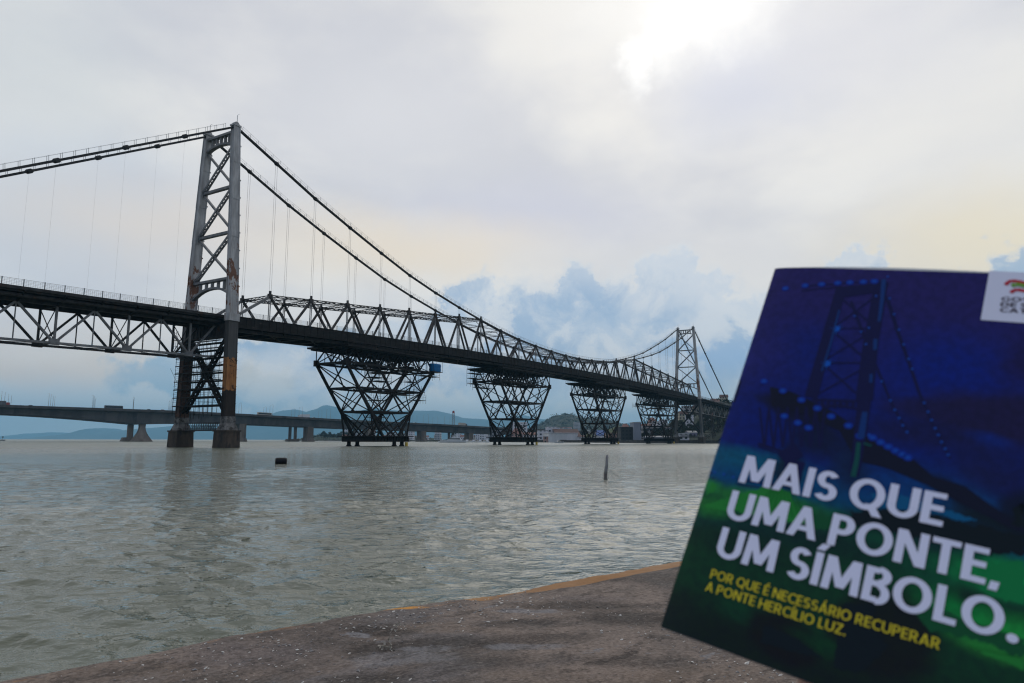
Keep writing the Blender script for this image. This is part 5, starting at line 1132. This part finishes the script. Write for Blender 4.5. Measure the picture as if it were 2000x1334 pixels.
def cover_material():
    m, T, b = mat('printed_cover', .45, 0.0, .12); v = obj_co(T)
    n = T.vec('SUBTRACT', T.noise(v, 28, 5, .6, out='Color'), (.5, .5, .5)); w = T.vec('ADD', v, T.vec('MULTIPLY', n, (.022, .012, 0)))
    w = T.vec('MULTIPLY', w, (1, 1, 0)); x, y, z = T.sep(w); K = 1.95
    L_ = lambda r, g, bl: lin(r, g, bl, K)
    cc = T.mix(T.ss(y, -.001, -.10), L_(30, 27, 78), L_(6, 24, 88))
    def bl(px, r, rgb, amt=1.0, soft=(1.0, .1), rot=0.0):
        nonlocal cc
        cc = T.mix(T.math('MULTIPLY', T.blob(w, px, r, soft, rot), amt), cc, L_(*rgb))
    bl(c1(960, 350), (.045, .030), (2, 26, 100), .9); bl(c1(520, 300), (.028, .03), (4, 26, 92), .7); bl(c1(330, 300), (.03, .03), (28, 30, 88), .6)
    bl(c1(1180, 320), (.016, .02), (22, 20, 56), .8); bl(c1(1120, 500), (.042, .017), (24, 22, 54), .95, (1, .45)); bl(c1(900, 480), (.03, .008), (22, 22, 58), .8, (1, .4)); bl(c1(900, 560), (.05, .012), (18, 20, 48), .7)
    bl(c1(1080, 570), (.012, .006), (6, 34, 105), .8); bl(c1(1090, 690), (.03, .02), (18, 22, 52), .7)
    # lower half: teal band and dark green
    cc = T.mix(T.ss(T.math('ADD', y, T.math('MULTIPLY', x, .16)), c1(240, 560)[1] + .001, c1(240, 600)[1]), cc, L_(0, 58, 96))
    bl(c1(330, 640), (.05, .010), (4, 74, 96), .8); bl(c1(900, 770), (.05, .014), (4, 66, 100), .9); bl(c1(800, 720), (.05, .02), (2, 44, 96), .7)
    cc = T.mix(T.ss(T.math('ADD', y, T.math('MULTIPLY', x, .05)), c1(300, 690)[1], c1(300, 740)[1]), cc, L_(9, 46, 42))
    bl(c1(400, 770), (.045, .008), (34, 112, 44), .8, (1, .2)); bl(c1(200, 715), (.012, .006), (34, 118, 54), .7); bl(c1(210, 780), (.018, .008), (30, 108, 40), .7, (1, .2))
    bl(c1(640, 830), (.05, .012), (8, 58, 40), .7)
    cc = T.mix(T.ss(y, c1(300, 830)[1], c1(300, 900)[1]), cc, L_(11, 48, 30))
    bl(c1(700, 1000), (.05, .02), (10, 58, 32), .6); bl(c1(980, 960), (.05, .022), (8, 72, 44), .7); bl(c1(1120, 1000), (.03, .012), (10, 128, 62), .9); bl(c1(1100, 1170), (.03, .010), (24, 128, 52), .9); bl(c1(1180, 1240), (.035, .007), (36, 110, 44), .9)
    bl(c1(960, 1100), (.02, .012), (8, 110, 50), .7); bl(c1(1000, 1060), (.010, .006), (12, 24, 26), .8)
    # darkness under and along the bridge deck, trees on the right
    bl(c2(260, 1010), (.034, .0075), (12, 18, 34), .9, (1, .35), .33); bl(c2(420, 1200), (.022, .014), (10, 22, 44), .85, (1, .2)); bl(c1(440, 660), (.010, .016), (9, 24, 40), .85, (1, .3)); bl(c1(640, 660), (.012, .02), (10, 28, 44), .7, (1, .2))
    bl(c1(1010, 770), (.04, .006), (10, 17, 28), .8, (1, .3), .38); bl(c1(1090, 850), (.036, .010), (9, 26, 32), .9, (1, .4)); bl(c1(1190, 800), (.010, .014), (10, 18, 30), .85, (1, .4)); bl(c1(880, 860), (.04, .009), (9, 32, 36), .85, (1, .3)); bl(c1(560, 900), (.05, .010), (10, 34, 32), .7)
    bl(c1(300, 905), (.04, .012), (10, 34, 30), .8)
    cc = T.mix(T.ss(y, c1(500, 1130)[1] + .004, c1(500, 1130)[1] - .02), cc, L_(12, 26, 22))
    bl(c1(320, 1120), (.02, .008), (10, 52, 32), .7, (1, .5)); bl(c1(430, 1190), (.02, .012), (14, 16, 20), .9, (1, .6)); bl(c1(740, 1180), (.024, .022), (14, 17, 20), .9, (1, .6)); bl(c1(560, 1210), (.02, .006), (8, 52, 28), .7); bl(c1(80, 1120), (.02, .02), (16, 30, 26), .7)
    gr = T.noise(v, 260, 5, .65); cc = T.mix(T.ss(gr, .35, .65, .0, .30), cc, (.004, .006, .02, 1)); T.l.new(cc, b.inputs['Base Color']); return m
def sheet(name, xs, ys, zoff, mt, parent, bow=True):
    X, Y = np.meshgrid(xs, ys); Z = np.vectorize(page_z)(X) + zoff
    if bow: k = np.clip(1 + Y / .03, 0, 1) ** 2; Y = Y + np.vectorize(topy)(X) * k
    o = grid_mesh(name, X, Y, Z, mt); o.parent = parent; return o
xs = np.concatenate([np.linspace(0, .03, 16), np.linspace(.03, BW, 30)[1:]]); ys = np.concatenate([np.linspace(-BH, -.03, 24), np.linspace(-.03, 0, 12)[1:]])
cover = sheet('cover', xs, ys, 0, cover_material(), booklet)
M['paper'] = mottled('page_edges', (.62, .62, .60), (.72, .72, .70), 300, .8, stretch=(.02, .02, 6))
M['back_print'] = mottled('dark_printed_back', (.03, .04, .08), (.04, .055, .10), 20, .4)
def slab(name, z0, z1, inset, mt):
    mb = MB(); e = [(x, page_z(x) * .9) for x in xs]
    for i in range(len(xs) - 1):
        xa, xb = max(xs[i], 0), min(xs[i + 1], BW - inset); za, zb = page_z(xa), page_z(xb); ta, tb = topy(xa) - inset, topy(xb) - inset
        if xb <= xa: continue
        mb.hexa([(xa, -BH + inset, za + z0), (xb, -BH + inset, zb + z0), (xb, tb, zb + z0), (xa, ta, za + z0)], [(xa, -BH + inset, za + z1), (xb, -BH + inset, zb + z1), (xb, tb, zb + z1), (xa, ta, za + z1)])
    return mb.build(name, mt, booklet)
slab('pages', -.0024, -.0002, .0006, 'paper'); slab('back_cover', -.0028, -.00245, 0, 'back_print')
# printed picture of the bridge (flat ink shapes on the cover)
def ink(rgb, name, rough=.38):
    m, T, b = mat(name, rough, 0.0, .12); b.inputs['Base Color'].default_value = lin(*rgb, 2.0); return m
def flat(name, polys, z, mt, parent):
    mb = MB()
    for pl in polys: mb.add([(x, y, page_z(x) + z) for x, y in pl], [tuple(range(len(pl)))])
    o = mb.build(name, mt, parent); return o
def stroke(pts, w, w2=None):
    res = []; w2 = w2 or w
    for i in range(len(pts) - 1):
        a = np.array(pts[i]); b = np.array(pts[i + 1]); d = b - a; n = np.array((-d[1], d[0])) / (np.linalg.norm(d) + 1e-9); k0 = w + (w2 - w) * i / max(1, len(pts) - 1); k1 = w + (w2 - w) * (i + 1) / max(1, len(pts) - 1)
        res.append([tuple(a - n * k0 / 2), tuple(b - n * k1 / 2), tuple(b + n * k1 / 2), tuple(a + n * k0 / 2)])
    return res
U_ = KB * .25e-3
ink_dark = ink((12, 17, 52), 'dark_blue_ink'); ink_deck = ink((11, 17, 34), 'black_green_ink'); ink_deep = ink((8, 18, 62), 'deep_blue_ink')
P_ = [(.0006, c2(-95, 775)[1])] + [c2(*q) for q in ((110, 830), (230, 860), (350, 915), (520, 1000), (700, 1120), (760, 1175), (900, 1235), (1080, 1334))] + [c1(*q) for q in ((900, 690), (1000, 720), (1060, 765), (1184, 850))]
Q_ = [c1(*q) for q in ((1184, 868), (1100, 830), (1000, 780), (880, 715), (760, 665), (660, 640))] + [c2(*q) for q in ((560, 1130), (300, 1010), (120, 960))] + [(.0006, c2(-150, 925)[1])]
polys = [P_ + Q_]
flat('printed_deck', polys, .00012, ink_deck, cover)
tower = stroke([c2(575, 140), c2(470, 520), c2(365, 900)], .0020 * KB * 3.2, .0024 * KB * 3.2) + stroke([c2(848, 110), c2(770, 560), c2(730, 920)], .0030 * KB * 2.6, .0036 * KB * 2.6) + stroke([c2(730, 920), c2(700, 1170), c2(660, 1440)], .0075 * KB, .005 * KB)
tower += [[c2(590, 140), c2(850, 112), c2(800, 185), c2(590, 215)]]
tower += [[c2(370, 905), c2(720, 918), c2(715, 935), c2(370, 925)]] + [s_ for i in range(8) for s_ in stroke([c2(400 + i * 42, 918), c2(402 + i * 42, 975)], .0011 * KB * 2)] + stroke([c2(385, 960), c2(560, 955), c2(710, 985)], .0018 * KB)
tower += stroke([c2(520, 430), c2(800, 424)], .0009 * KB) + stroke([c2(455, 662), c2(745, 664)], .0012 * KB)
for a, b in (((535, 410), (810, 205)), ((465, 640), (765, 460)), ((390, 890), (745, 690)), ((585, 230), (780, 400)), ((520, 450), (745, 640)), ((460, 680), (705, 900))): tower += stroke([c2(*a), c2(*b)], .0011 * KB)
tower += stroke([c1(440, 600), c1(470, 640), c1(450, 720)], .012 * KB, .010 * KB)
flat('printed_tower', tower, .00016, ink_dark, cover)
cabs_parts = [stroke([c2(*q) for q in ((885, 210), (960, 450), (1050, 700), (1115, 890), (1210, 1100), (1320, 1320))], .0022 * KB, .0012 * KB), stroke([c2(*q) for q in ((640, 240), (750, 540), (815, 690), (925, 960), (1030, 1140))], .0018 * KB, .0012 * KB), stroke([c2(*q) for q in ((78, 165), (330, 135), (580, 118), (850, 100))], .0011 * KB), stroke([c2(*q) for q in ((70, 192), (330, 165), (580, 140))], .0009 * KB)]
cabs = []
for i in range(7):
    x = 12 + i * 64; cabs += stroke([c2(x, 965), c2(x + 30, 1240)], .0012 * KB) + stroke([c2(x + 34, 1240), c2(x + 62, 985)], .0012 * KB)
cabs += stroke([c2(0, 1215), c2(215, 1285)], .0018 * KB) + stroke([c2(0, 1236), c2(210, 1305)], .001 * KB)
rail_ = stroke([c1(200, 672), c1(300, 700), c1(420, 718)], .001 * KB) + stroke([c1(205, 690), c1(300, 716), c1(420, 730)], .0008 * KB)
flat('printed_truss', cabs, .00014, ink_dark, cover); flat('printed_far_bridge', rail_, .00014, ink_dark, cover)
for pc in cabs_parts: flat('printed_cable', pc, .00014, ink_dark, cover)
def disc(c_, r, n=10, sx=1.0): return [(c_[0] + r * sx * math.cos(6.283 * i / n), c_[1] + r * math.sin(6.283 * i / n)) for i in range(n)]
lt = [(188, 148), (325, 132), (438, 124), (548, 116), (632, 112), (724, 108), (800, 104), (892, 72), (812, 205), (904, 222), (936, 330), (969, 436), (1000, 538), (1035, 636), (1060, 706), (42, 786), (172, 854), (300, 917), (409, 974), (504, 1030), (622, 1094), (182, 1028), (275, 1074), (348, 1108), (700, 1166), (788, 1176), (843, 1208), (895, 1238), (944, 1266), (988, 1290), (1028, 1312), (970, 1042), (995, 1092), (1024, 1138), (1216, 1112), (1238, 1158), (1260, 1206), (1285, 1252), (1305, 1294), (738, 1070), (850, 790), (910, 922), (940, 986), (1142, 938), (1168, 1000), (1192, 1056), (664, 342), (708, 450), (742, 536), (762, 424)]
big = set(range(0, 7)) | set(range(15, 31))
lights = [disc(c2(*q), (.00105 if i in big else .00075) * KB, 10, 1.3 if i in big else 1) for i, q in enumerate(lt)]
lights += [disc(c1(700 + i * 38, 560 + i * 24), .0009 * KB) for i in range(1)] + [disc(c1(*q), .0008 * KB) for q in ((215, 672), (245, 680), (275, 690), (310, 698), (345, 705), (385, 712))]
ink_light = ink((12, 54, 126), 'print_light_blue')
for pl in lights: flat('printed_light', [pl], .00022, ink_light, cover)
glow = [disc(c2(*q), .0021 * KB, 14, 1.2) for i, q in enumerate(lt) if i in big]
ink_glow = ink((8, 36, 112), 'print_glow_blue')
for pl in glow: flat('printed_glow', [pl], .00019, ink_glow, cover)
for c_ in (((540, 430)), ((475, 668))):
    rays_ = []
    for a in (20, 100, 190, 250, 310, 340): rays_ += [[c2(c_[0] - 4, c_[1]), c2(c_[0] + 55 * math.cos(math.radians(a)), c_[1] + 48 * math.sin(math.radians(a))), c2(c_[0] + 4, c_[1] + 5)]]
    flat('printed_star', rays_ + [disc(c2(*c_), .0021 * KB)], .00024, ink((10, 66, 142), 'print_star_blue'), cover)
flat('printed_leg_light', stroke([c2(865, 90), c2(852, 230), c2(832, 380)], .0014 * KB * 2, .0016 * KB) + stroke([c2(808, 500), c2(804, 575)], .0022 * KB) + stroke([c2(778, 740), c2(775, 800)], .0018 * KB) + stroke([c2(735, 1000), c2(715, 1130), c2(705, 1180)], .003 * KB, .004 * KB) + stroke([c2(560, 300), c2(500, 530), c2(440, 720)], .0012 * KB), .00026, ink((10, 40, 88), 'print_leg_glow'), cover)
flat('printed_leg_shine', stroke([c2(692, 1210), c2(680, 1330), c1(650, 690)], .0022 * KB, .0028 * KB) + stroke([c2(725, 1215), c2(780, 1232)], .0012 * KB), .00026, ink((10, 58, 56), 'print_teal'), cover)
st = []
for i in range(9):
    a = c1(395 + i * 8, 732); b = c1(330 + i * 22, 800 + i * 3); st += stroke([a, b], .0006 * KB)
flat('printed_stay', st, .00016, ink((12, 74, 30), 'print_green'), cover)
rsb = np.random.RandomState(31)
def ragged(pts, amp, n=9):
    out_ = []
    for a, b in zip(pts, pts[1:] + pts[:1]):
        for i in range(n): t = i / n; out_.append((a[0] + (b[0] - a[0]) * t + rsb.randn() * amp, a[1] + (b[1] - a[1]) * t + rsb.randn() * amp))
    return out_
C1 = lambda pts: [c1(*q) for q in pts]
ink_green = ink((26, 98, 40), 'print_grass_green', .45); ink_green_dim = ink((12, 62, 36), 'print_dim_green', .45); ink_bright = ink((9, 94, 50), 'print_bright_green', .45); ink_black = ink((9, 20, 26), 'print_black_green', .45); ink_teal = ink((4, 66, 100), 'print_teal_sky', .45)
flat('printed_bank', [ragged(C1([(172, 778), (230, 762), (300, 742), (365, 726), (420, 720), (455, 745), (478, 790), (505, 838), (440, 832), (360, 812), (290, 800), (215, 792)]), .0004 * KB)], .00010, ink_green, cover)
flat('printed_bank', [ragged(C1([(186, 742), (206, 704), (222, 712), (212, 734)]), .0003 * KB)], .00010, ink_green, cover)
flat('printed_bank', [ragged(C1([(500, 800), (560, 815), (640, 850), (600, 860), (530, 850)]), .0004 * KB)], .00010, ink_green_dim, cover)
flat('printed_sky_gap', [ragged(C1([(705, 742), (790, 748), (880, 768), (960, 800), (1045, 828), (980, 826), (900, 806), (800, 792), (725, 786)]), .0005 * KB)], .00009, ink_teal, cover)
flat('printed_tree_line', [ragged(C1([(640, 800), (720, 792), (800, 796), (900, 812), (980, 832), (1080, 850), (1184, 870), (1184, 935), (1080, 930), (960, 905), (860, 880), (720, 850), (650, 840)]), .0008 * KB)], .00010, ink_black, cover)
flat('printed_tree_line', [ragged(C1([(1150, 790), (1184, 770), (1184, 850), (1150, 840)]), .0007 * KB)], .00013, ink_black, cover)
flat('printed_lawn', [ragged(C1([(1040, 985), (1100, 960), (1184, 955), (1184, 1090), (1110, 1075), (1050, 1040)]), .0006 * KB)], .00008, ink_bright, cover)
flat('printed_lawn', [ragged(C1([(840, 1110), (900, 1095), (990, 1130), (1080, 1165), (1184, 1200), (1184, 1262), (1100, 1228), (1000, 1190), (880, 1165)]), .0006 * KB)], .00008, ink_green_dim, cover)
flat('printed_lawn', [ragged(C1([(1020, 1200), (1100, 1232), (1184, 1262), (1184, 1292), (1090, 1258), (1015, 1222)]), .0005 * KB)], .00009, ink_green, cover)
flat('printed_dark_block', [ragged(C1([(372, 1150), (470, 1195), (560, 1260), (470, 1240), (360, 1210)]), .0004 * KB)], .00008, ink_black, cover)
flat('printed_dark_block', [ragged(C1([(625, 1085), (720, 1090), (715, 1150), (760, 1220), (680, 1300), (585, 1290), (600, 1200)]), .0004 * KB)], .00008, ink_black, cover)
# lettering
def glyphs(w, t):
    G = {}; h = w / 2
    def rect(x0, y0, x1, y1): return [('q', [(x0, y0), (x1, y0), (x1, y1), (x0, y1)])]
    def slant(x0, y0, x1, y1, k=1.0):
        L = math.hypot(x1 - x0, y1 - y0); q = w * k * L / abs(y1 - y0) / 2; return [('q', [(x0 - q, y0), (x0 + q, y0), (x1 + q, y1), (x1 - q, y1)])]
    def arc(cx, cy, rx, ry, a0, a1, n=26):
        th = [math.radians(a0 + (a1 - a0) * i / n) for i in range(n + 1)]; hx_, hy_ = w / 2, t / 2
        return [('s', [((cx + (rx + hx_) * math.cos(a), cy + (ry + hy_) * math.sin(a)), (cx + (rx - hx_) * math.cos(a), cy + (ry - hy_) * math.sin(a))) for a in th])]
    ry = .5 - t / 2
    G['A'] = (.74, slant(.085, 0, .37, 1) + slant(.655, 0, .37, 1) + rect(.2, .22, .54, .22 + t * .9)); G['I'] = (w, rect(0, 0, w, 1)); G['H'] = (.68, rect(0, 0, w, 1) + rect(.68 - w, 0, .68, 1) + rect(w * .9, .44, .68 - w * .9, .44 + t))
    G['B'] = (.60, rect(0, 0, w, 1) + rect(w * .9, 1 - t, .31, 1) + rect(w * .9, .455, .34, .455 + t) + rect(w * .9, 0, .34, t) + arc(.31, .7275 + t / 4, .19, (.545 - t) / 2 + .0, -90, 90) + arc(.33, .2275 + t / 4, .19, (.455) / 2, -90, 90))
    G['C'] = (.66, arc(.42, .5, .42 - h, ry, 46, 314)); G['D'] = (.70, rect(0, 0, w, 1) + rect(w * .9, 1 - t, .27, 1) + rect(w * .9, 0, .27, t) + arc(.26, .5, .44 - h, ry, -90, 90)); G['E'] = (.50, rect(0, 0, w, 1) + rect(w * .9, 0, .5, t) + rect(w * .9, 1 - t, .5, 1) + rect(w * .9, .44, .47, .44 + t))
    G['G'] = (.74, arc(.42, .5, .42 - h, ry, 46, 320) + rect(.74 - w, .07, .74, .5) + rect(.46, .42, .75 - w, .5 + t * .3)); G['L'] = (.47, rect(0, 0, w, 1) + rect(w * .9, 0, .47, t)); G['N'] = (.70, rect(0, 0, w, 1) + rect(.70 - w, 0, .70, 1) + slant(h * 1.15, 1, .70 - h * 1.15, 0))
    G['M'] = (.90, slant(h * 1.0, 0, h * 1.35, 1) + slant(.90 - h, 0, .90 - h * 1.35, 1) + slant(h * 1.6, 1, .45, .12) + slant(.90 - h * 1.6, 1, .45, .12)); G['O'] = (.84, arc(.42, .5, .42 - h, ry, 0, 360, 44)); G['P'] = (.58, rect(0, 0, w, 1) + rect(w * .9, 1 - t, .31, 1) + rect(w * .9, .38, .31, .38 + t) + arc(.30, .69, .28 - h, .31 - t / 2, -90, 90))
    G['Q'] = (.84, G['O'][1] + slant(.74, -.16, .52, .2)); G['R'] = (.63, G['P'][1] + slant(.55, 0, .33, .42)); G['S'] = (.57, arc(.285, .5 + ry / 2, .27 - h, ry / 2, 28, 270) + arc(.285, .5 - ry / 2, .285 - h, ry / 2, 90, -152)); G['T'] = (.60, rect(.3 - h, 0, .3 + h, 1 - t * .9) + rect(0, 1 - t, .6, 1))
    G['U'] = (.70, rect(0, .36, w, 1) + rect(.70 - w, .36, .70, 1) + arc(.35, .36, .35 - h, .36 - t / 2, 180, 360)); G['V'] = (.70, slant(.35, 0, .085, 1) + slant(.35, 0, .615, 1)); G['Z'] = (.58, rect(0, 0, .58, t) + rect(0, 1 - t, .58, 1) + slant(.1, t * .9, .48, 1 - t * .9))
    dot = ('q', [(h * 1.15 + h * 1.2 * math.cos(6.283 * i / 16), h * 1.2 + h * 1.2 * math.sin(6.283 * i / 16)) for i in range(16)])
    G['.'] = (w * 1.15, [dot]); G[','] = (w * 1.15, slant(.075, -.09, .115, .15, .9)); G[' '] = (.16, [])
    for a_, b_, x in (('Á', 'A', .37), ('É', 'E', .25), ('Í', 'I', h)): G[a_] = (G[b_][0], G[b_][1] + slant(x - .02, 1.07, x + .10, 1.28, .9))
    return G
def text_mesh(name, body, x0, x1, base, cap, mt, parent, z=.0004, w=.195, t=.165, gap=.07):
    G = glyphs(w, t); x = 0; items = []
    for ch in body: wd, prims = G[ch]; items += [(x, p_) for p_ in prims]; x += wd + gap
    kx = (x1 - x0) / (x - gap); mb = MB(); k = 0
    for ox, (ty, g) in items:
        f = lambda p_, zz: (x0 + (ox + p_[0]) * kx, base + p_[1] * cap, page_z(x0 + (ox + p_[0]) * kx) + zz); zz = z + (k % 7) * .000012; k += 1
        if ty == 'q': mb.add([f(p_, zz) for p_ in g], [tuple(range(len(g)))])
        else: n_ = len(g); mb.add([f(p_[0], zz) for p_ in g] + [f(p_[1], zz) for p_ in g], [(i, i + 1, n_ + i + 1, n_ + i) for i in range(n_ - 1)])
    o = mb.build(name, mt, parent); return o
white_ink, Tn, bb = mat('white_lettering', .4); bb.inputs['Base Color'].default_value = (.80, .81, 1.0, 1)
yellow_ink, Tn, bb = mat('yellow_lettering', .4); bb.inputs['Base Color'].default_value = (.72, .58, .0, 1)
black_ink, Tn, bb = mat('black_lettering', .5); bb.inputs['Base Color'].default_value = (.05, .035, .06, 1)
q = KB
text_mesh('title_line', 'MAIS QUE', .0197 * q, .1262 * q, -.1620 * q, .0180 * q, white_ink, cover)
text_mesh('title_line', 'UMA PONTE,', .0180 * q, .1535 * q, -.1858 * q, .0180 * q, white_ink, cover)
text_mesh('title_line', 'UM SÍMBOLO.', .0187 * q, .1628 * q, -.2092 * q, .0180 * q, white_ink, cover)
text_mesh('subtitle_line', 'POR QUE É NECESSÁRIO RECUPERAR', .0198 * q, .1337 * q, -.2221 * q, .0053 * q, yellow_ink, cover, w=.15, t=.13, gap=.10)
text_mesh('subtitle_line', 'A PONTE HERCÍLIO LUZ.', .0192 * q, .0937 * q, -.2297 * q, .0053 * q, yellow_ink, cover, w=.15, t=.13, gap=.10)
panel_ink, Tn, bb = mat('pale_panel', .42); bb.inputs['Base Color'].default_value = (.76, .77, .92, 1)
xa = .1268 * q; pn = [(xa, topy(xa) - .0002), (xa, -.0340 * q), (BW - .0002, -.0345 * q), (BW - .0002, topy(BW) - .0002)]
panel = flat('logo_panel', [pn], .0003, panel_ink, cover)
z8 = lambda x, y: l(1840 + x / 8.34, 500 + y / 8.34)
def ribbon(pts, w): return stroke([z8(*p_) for p_ in pts], w * q, w * q * .9)
red_ink = ink((168, 26, 36), 'red_print'); green_ink = ink((70, 120, 40), 'green_print'); red_ink.node_tree.nodes['Principled BSDF'].inputs['Base Color'].default_value = (.52, .015, .035, 1); green_ink.node_tree.nodes['Principled BSDF'].inputs['Base Color'].default_value = (.18, .36, .06, 1)
flat('logo_stripe', ribbon([(1035, 480), (1075, 432), (1130, 412), (1230, 420), (1330, 445), (1450, 470), (1560, 462)], .0021), .0005, red_ink, panel); flat('logo_stripe', ribbon([(1125, 610), (1160, 568), (1230, 556), (1330, 575), (1450, 600), (1560, 590)], .0021), .0005, red_ink, panel); flat('logo_stripe', ribbon([(1135, 500), (1200, 470), (1270, 478), (1360, 505), (1460, 535), (1540, 535)], .0026), .0006, green_ink, panel)
for i, (tx, w) in enumerate((('GOVERNO', .0315), ('DE SANTA', .0310), ('CATARINA', .0330))):
    a = z8(958 - i * 12, 738 + i * 90); text_mesh('logo_text', tx, a[0], a[0] + w * q, a[1], .0030 * q, black_ink, panel, z=.0005, w=.19, t=.16)

# ---------------------------------------------------------------- the hand that holds it
person = empty('person'); person.matrix_world = booklet.matrix_world.copy(); person.empty_display_size = .05
tag(person, 'bare hand and forearm gripping the lower edge of the booklet, mostly below the picture', 'person')
def skin_mat():
    m, T, b = mat('skin', .5); v = obj_co(T); n = T.noise(v, 90, 6, .6); cc = T.mix(n, (.42, .22, .15, 1), (.56, .32, .23, 1)); T.l.new(cc, b.inputs['Base Color'])
    b.inputs['Subsurface Weight'].default_value = .12; b.inputs['Subsurface Radius'].default_value = (.008, .003, .002); b.inputs['Subsurface Scale'].default_value = .6
    bp = T.new('ShaderNodeBump'); bp.inputs['Strength'].default_value = .25; bp.inputs['Distance'].default_value = .0008; T.l.new(T.noise(v, 500, 4), bp.inputs['Height']); T.l.new(bp.outputs[0], b.inputs['Normal']); return m
M['skin'] = skin_mat()
def skinned(name, chains, mt, parent, sub=2):
    vs, es, rs_, roots = [], [], [], []
    for ch in chains:
        o = len(vs); roots.append(o)
        for i, (p_, r_) in enumerate(ch):
            vs.append(p_); rs_.append(r_)
            if i: es.append((o + i - 1, o + i))
    me = bpy.data.meshes.new(name); me.from_pydata(vs, es, []); ob = bpy.data.objects.new(name, me); col.objects.link(ob); ob.parent = parent
    sk = ob.modifiers.new('skin', 'SKIN'); sv = me.skin_vertices[0].data
    for i, r_ in enumerate(rs_): sv[i].radius = (r_, r_) if np.isscalar(r_) else r_; sv[i].use_root = i in roots
    sk.use_smooth_shade = True; ss_ = ob.modifiers.new('smooth', 'SUBSURF'); ss_.levels = sub; ss_.render_levels = sub
    dg = bpy.context.evaluated_depsgraph_get(); me2 = bpy.data.meshes.new_from_object(ob.evaluated_get(dg)); ob.modifiers.clear(); ob.data = me2; me2.name = name; bpy.data.meshes.remove(me)
    me2.materials.clear(); me2.materials.append(M[mt]); me2.polygons.foreach_set('use_smooth', [True] * len(me2.polygons)); return ob
yb = -BH
fing = [
    [((.096, yb - .062, -.022), .015), ((.080, yb - .034, -.021), .0125), ((.0700, yb - .008, -.0165), .0102), ((.067, yb + .020, -.0125), .0088), ((.066, yb + .040, -.0112), .0078), ((.064, yb + .052, -.0106), .0055)],
    [((.106, yb - .060, -.024), .015), ((.100, yb - .028, -.024), .0125), ((.096, yb + .004, -.0165), .0100), ((.093, yb + .034, -.0128), .0090), ((.091, yb + .057, -.0114), .0080), ((.090, yb + .070, -.0108), .0056)],
    [((.114, yb - .062, -.024), .015), ((.116, yb - .032, -.024), .0120), ((.1165, yb - .001, -.0165), .0096), ((.1165, yb + .028, -.0125), .0086), ((.116, yb + .050, -.0112), .0076), ((.1155, yb + .062, -.0106), .0054)],
    [((.122, yb - .068, -.022), .014), ((.130, yb - .044, -.022), .0108), ((.1345, yb - .018, -.0155), .0085), ((.1375, yb + .004, -.0115), .0076), ((.1395, yb + .020, -.0102), .0068), ((.1405, yb + .030, -.0098), .0048)],
    [((.100, yb - .090, -.016), .018), ((.092, yb - .066, -.002), .0145), ((.098, yb - .040, .009), .0112), ((.111, yb - .014, .0125), .0102), ((.120, yb + .001, .0112), .0085), ((.124, yb + .008, .0102), .0060)],
]
palm = [((.176, yb - .36, .10), (.043, .040)), ((.158, yb - .27, .05), (.038, .034)), ((.136, yb - .175, .005), (.028, .023)), ((.126, yb - .140, -.010), (.028, .020)), ((.116, yb - .105, -.019), (.034, .018)), ((.112, yb - .070, -.023), (.034, .0155)), ((.108, yb - .040, -.024), (.026, .011))]
hand = skinned('hand', [palm] + fing, 'skin', person, 2)
M['nail'] = mottled('nail', (.52, .33, .27), (.6, .4, .33), 100, .3)
for ch in fing:
    a, b_ = np.array(ch[-2][0]), np.array(ch[-1][0]); d = (b_ - a) / np.linalg.norm(b_ - a); out_ = np.array((0, 0, 1.0 if ch is fing[4] else -1.0)); sd_ = np.cross(d, out_); mb = MB(); r_ = ch[-2][1]; g = []
    for i in range(5):
        for j in range(5):
            u, v_ = j / 2 - 1, i / 4; w_ = .62 * r_ * (1 - .25 * v_ ** 3); g.append(a + d * (v_ * .011 - .001) + sd_ * u * w_ + out_ * (r_ * (.99 - .22 * u * u) * (1 - .20 * v_) + .0003))
    mb.add(g, [(i * 5 + j, i * 5 + j + 1, i * 5 + j + 6, i * 5 + j + 5) for i in range(4) for j in range(4)]); mb.build('fingernail', 'nail', person, True)
sl = skinned('sleeve', [[((.158, yb - .265, .05), (.046, .043)), ((.176, yb - .36, .10), (.055, .052)), ((.205, yb - .47, .17), (.062, .060))]], 'grey_body', person, 2)

# ---------------------------------------------------------------- the air
hzm = bpy.data.materials.new('haze_air'); hzm.use_nodes = True; T = NT(hzm.node_tree)
for n in list(T.n):
    if n.type != 'OUTPUT_MATERIAL': T.n.remove(n)
pv = T.new('ShaderNodeVolumePrincipled'); pv.inputs['Color'].default_value = (.35, .73, 1.0, 1); pv.inputs['Density'].default_value = 1.0e-4; pv.inputs['Anisotropy'].default_value = 0.0
T.l.new(pv.outputs[0], [n for n in T.n if n.type == 'OUTPUT_MATERIAL'][0].inputs['Volume'])
m = MB(); m.box((-17500, -17500, -6), (17500, 17500, 610)); M['haze_air'] = hzm; hz_o = m.build('haze', 'haze_air'); tag(hz_o, kind='stuff')
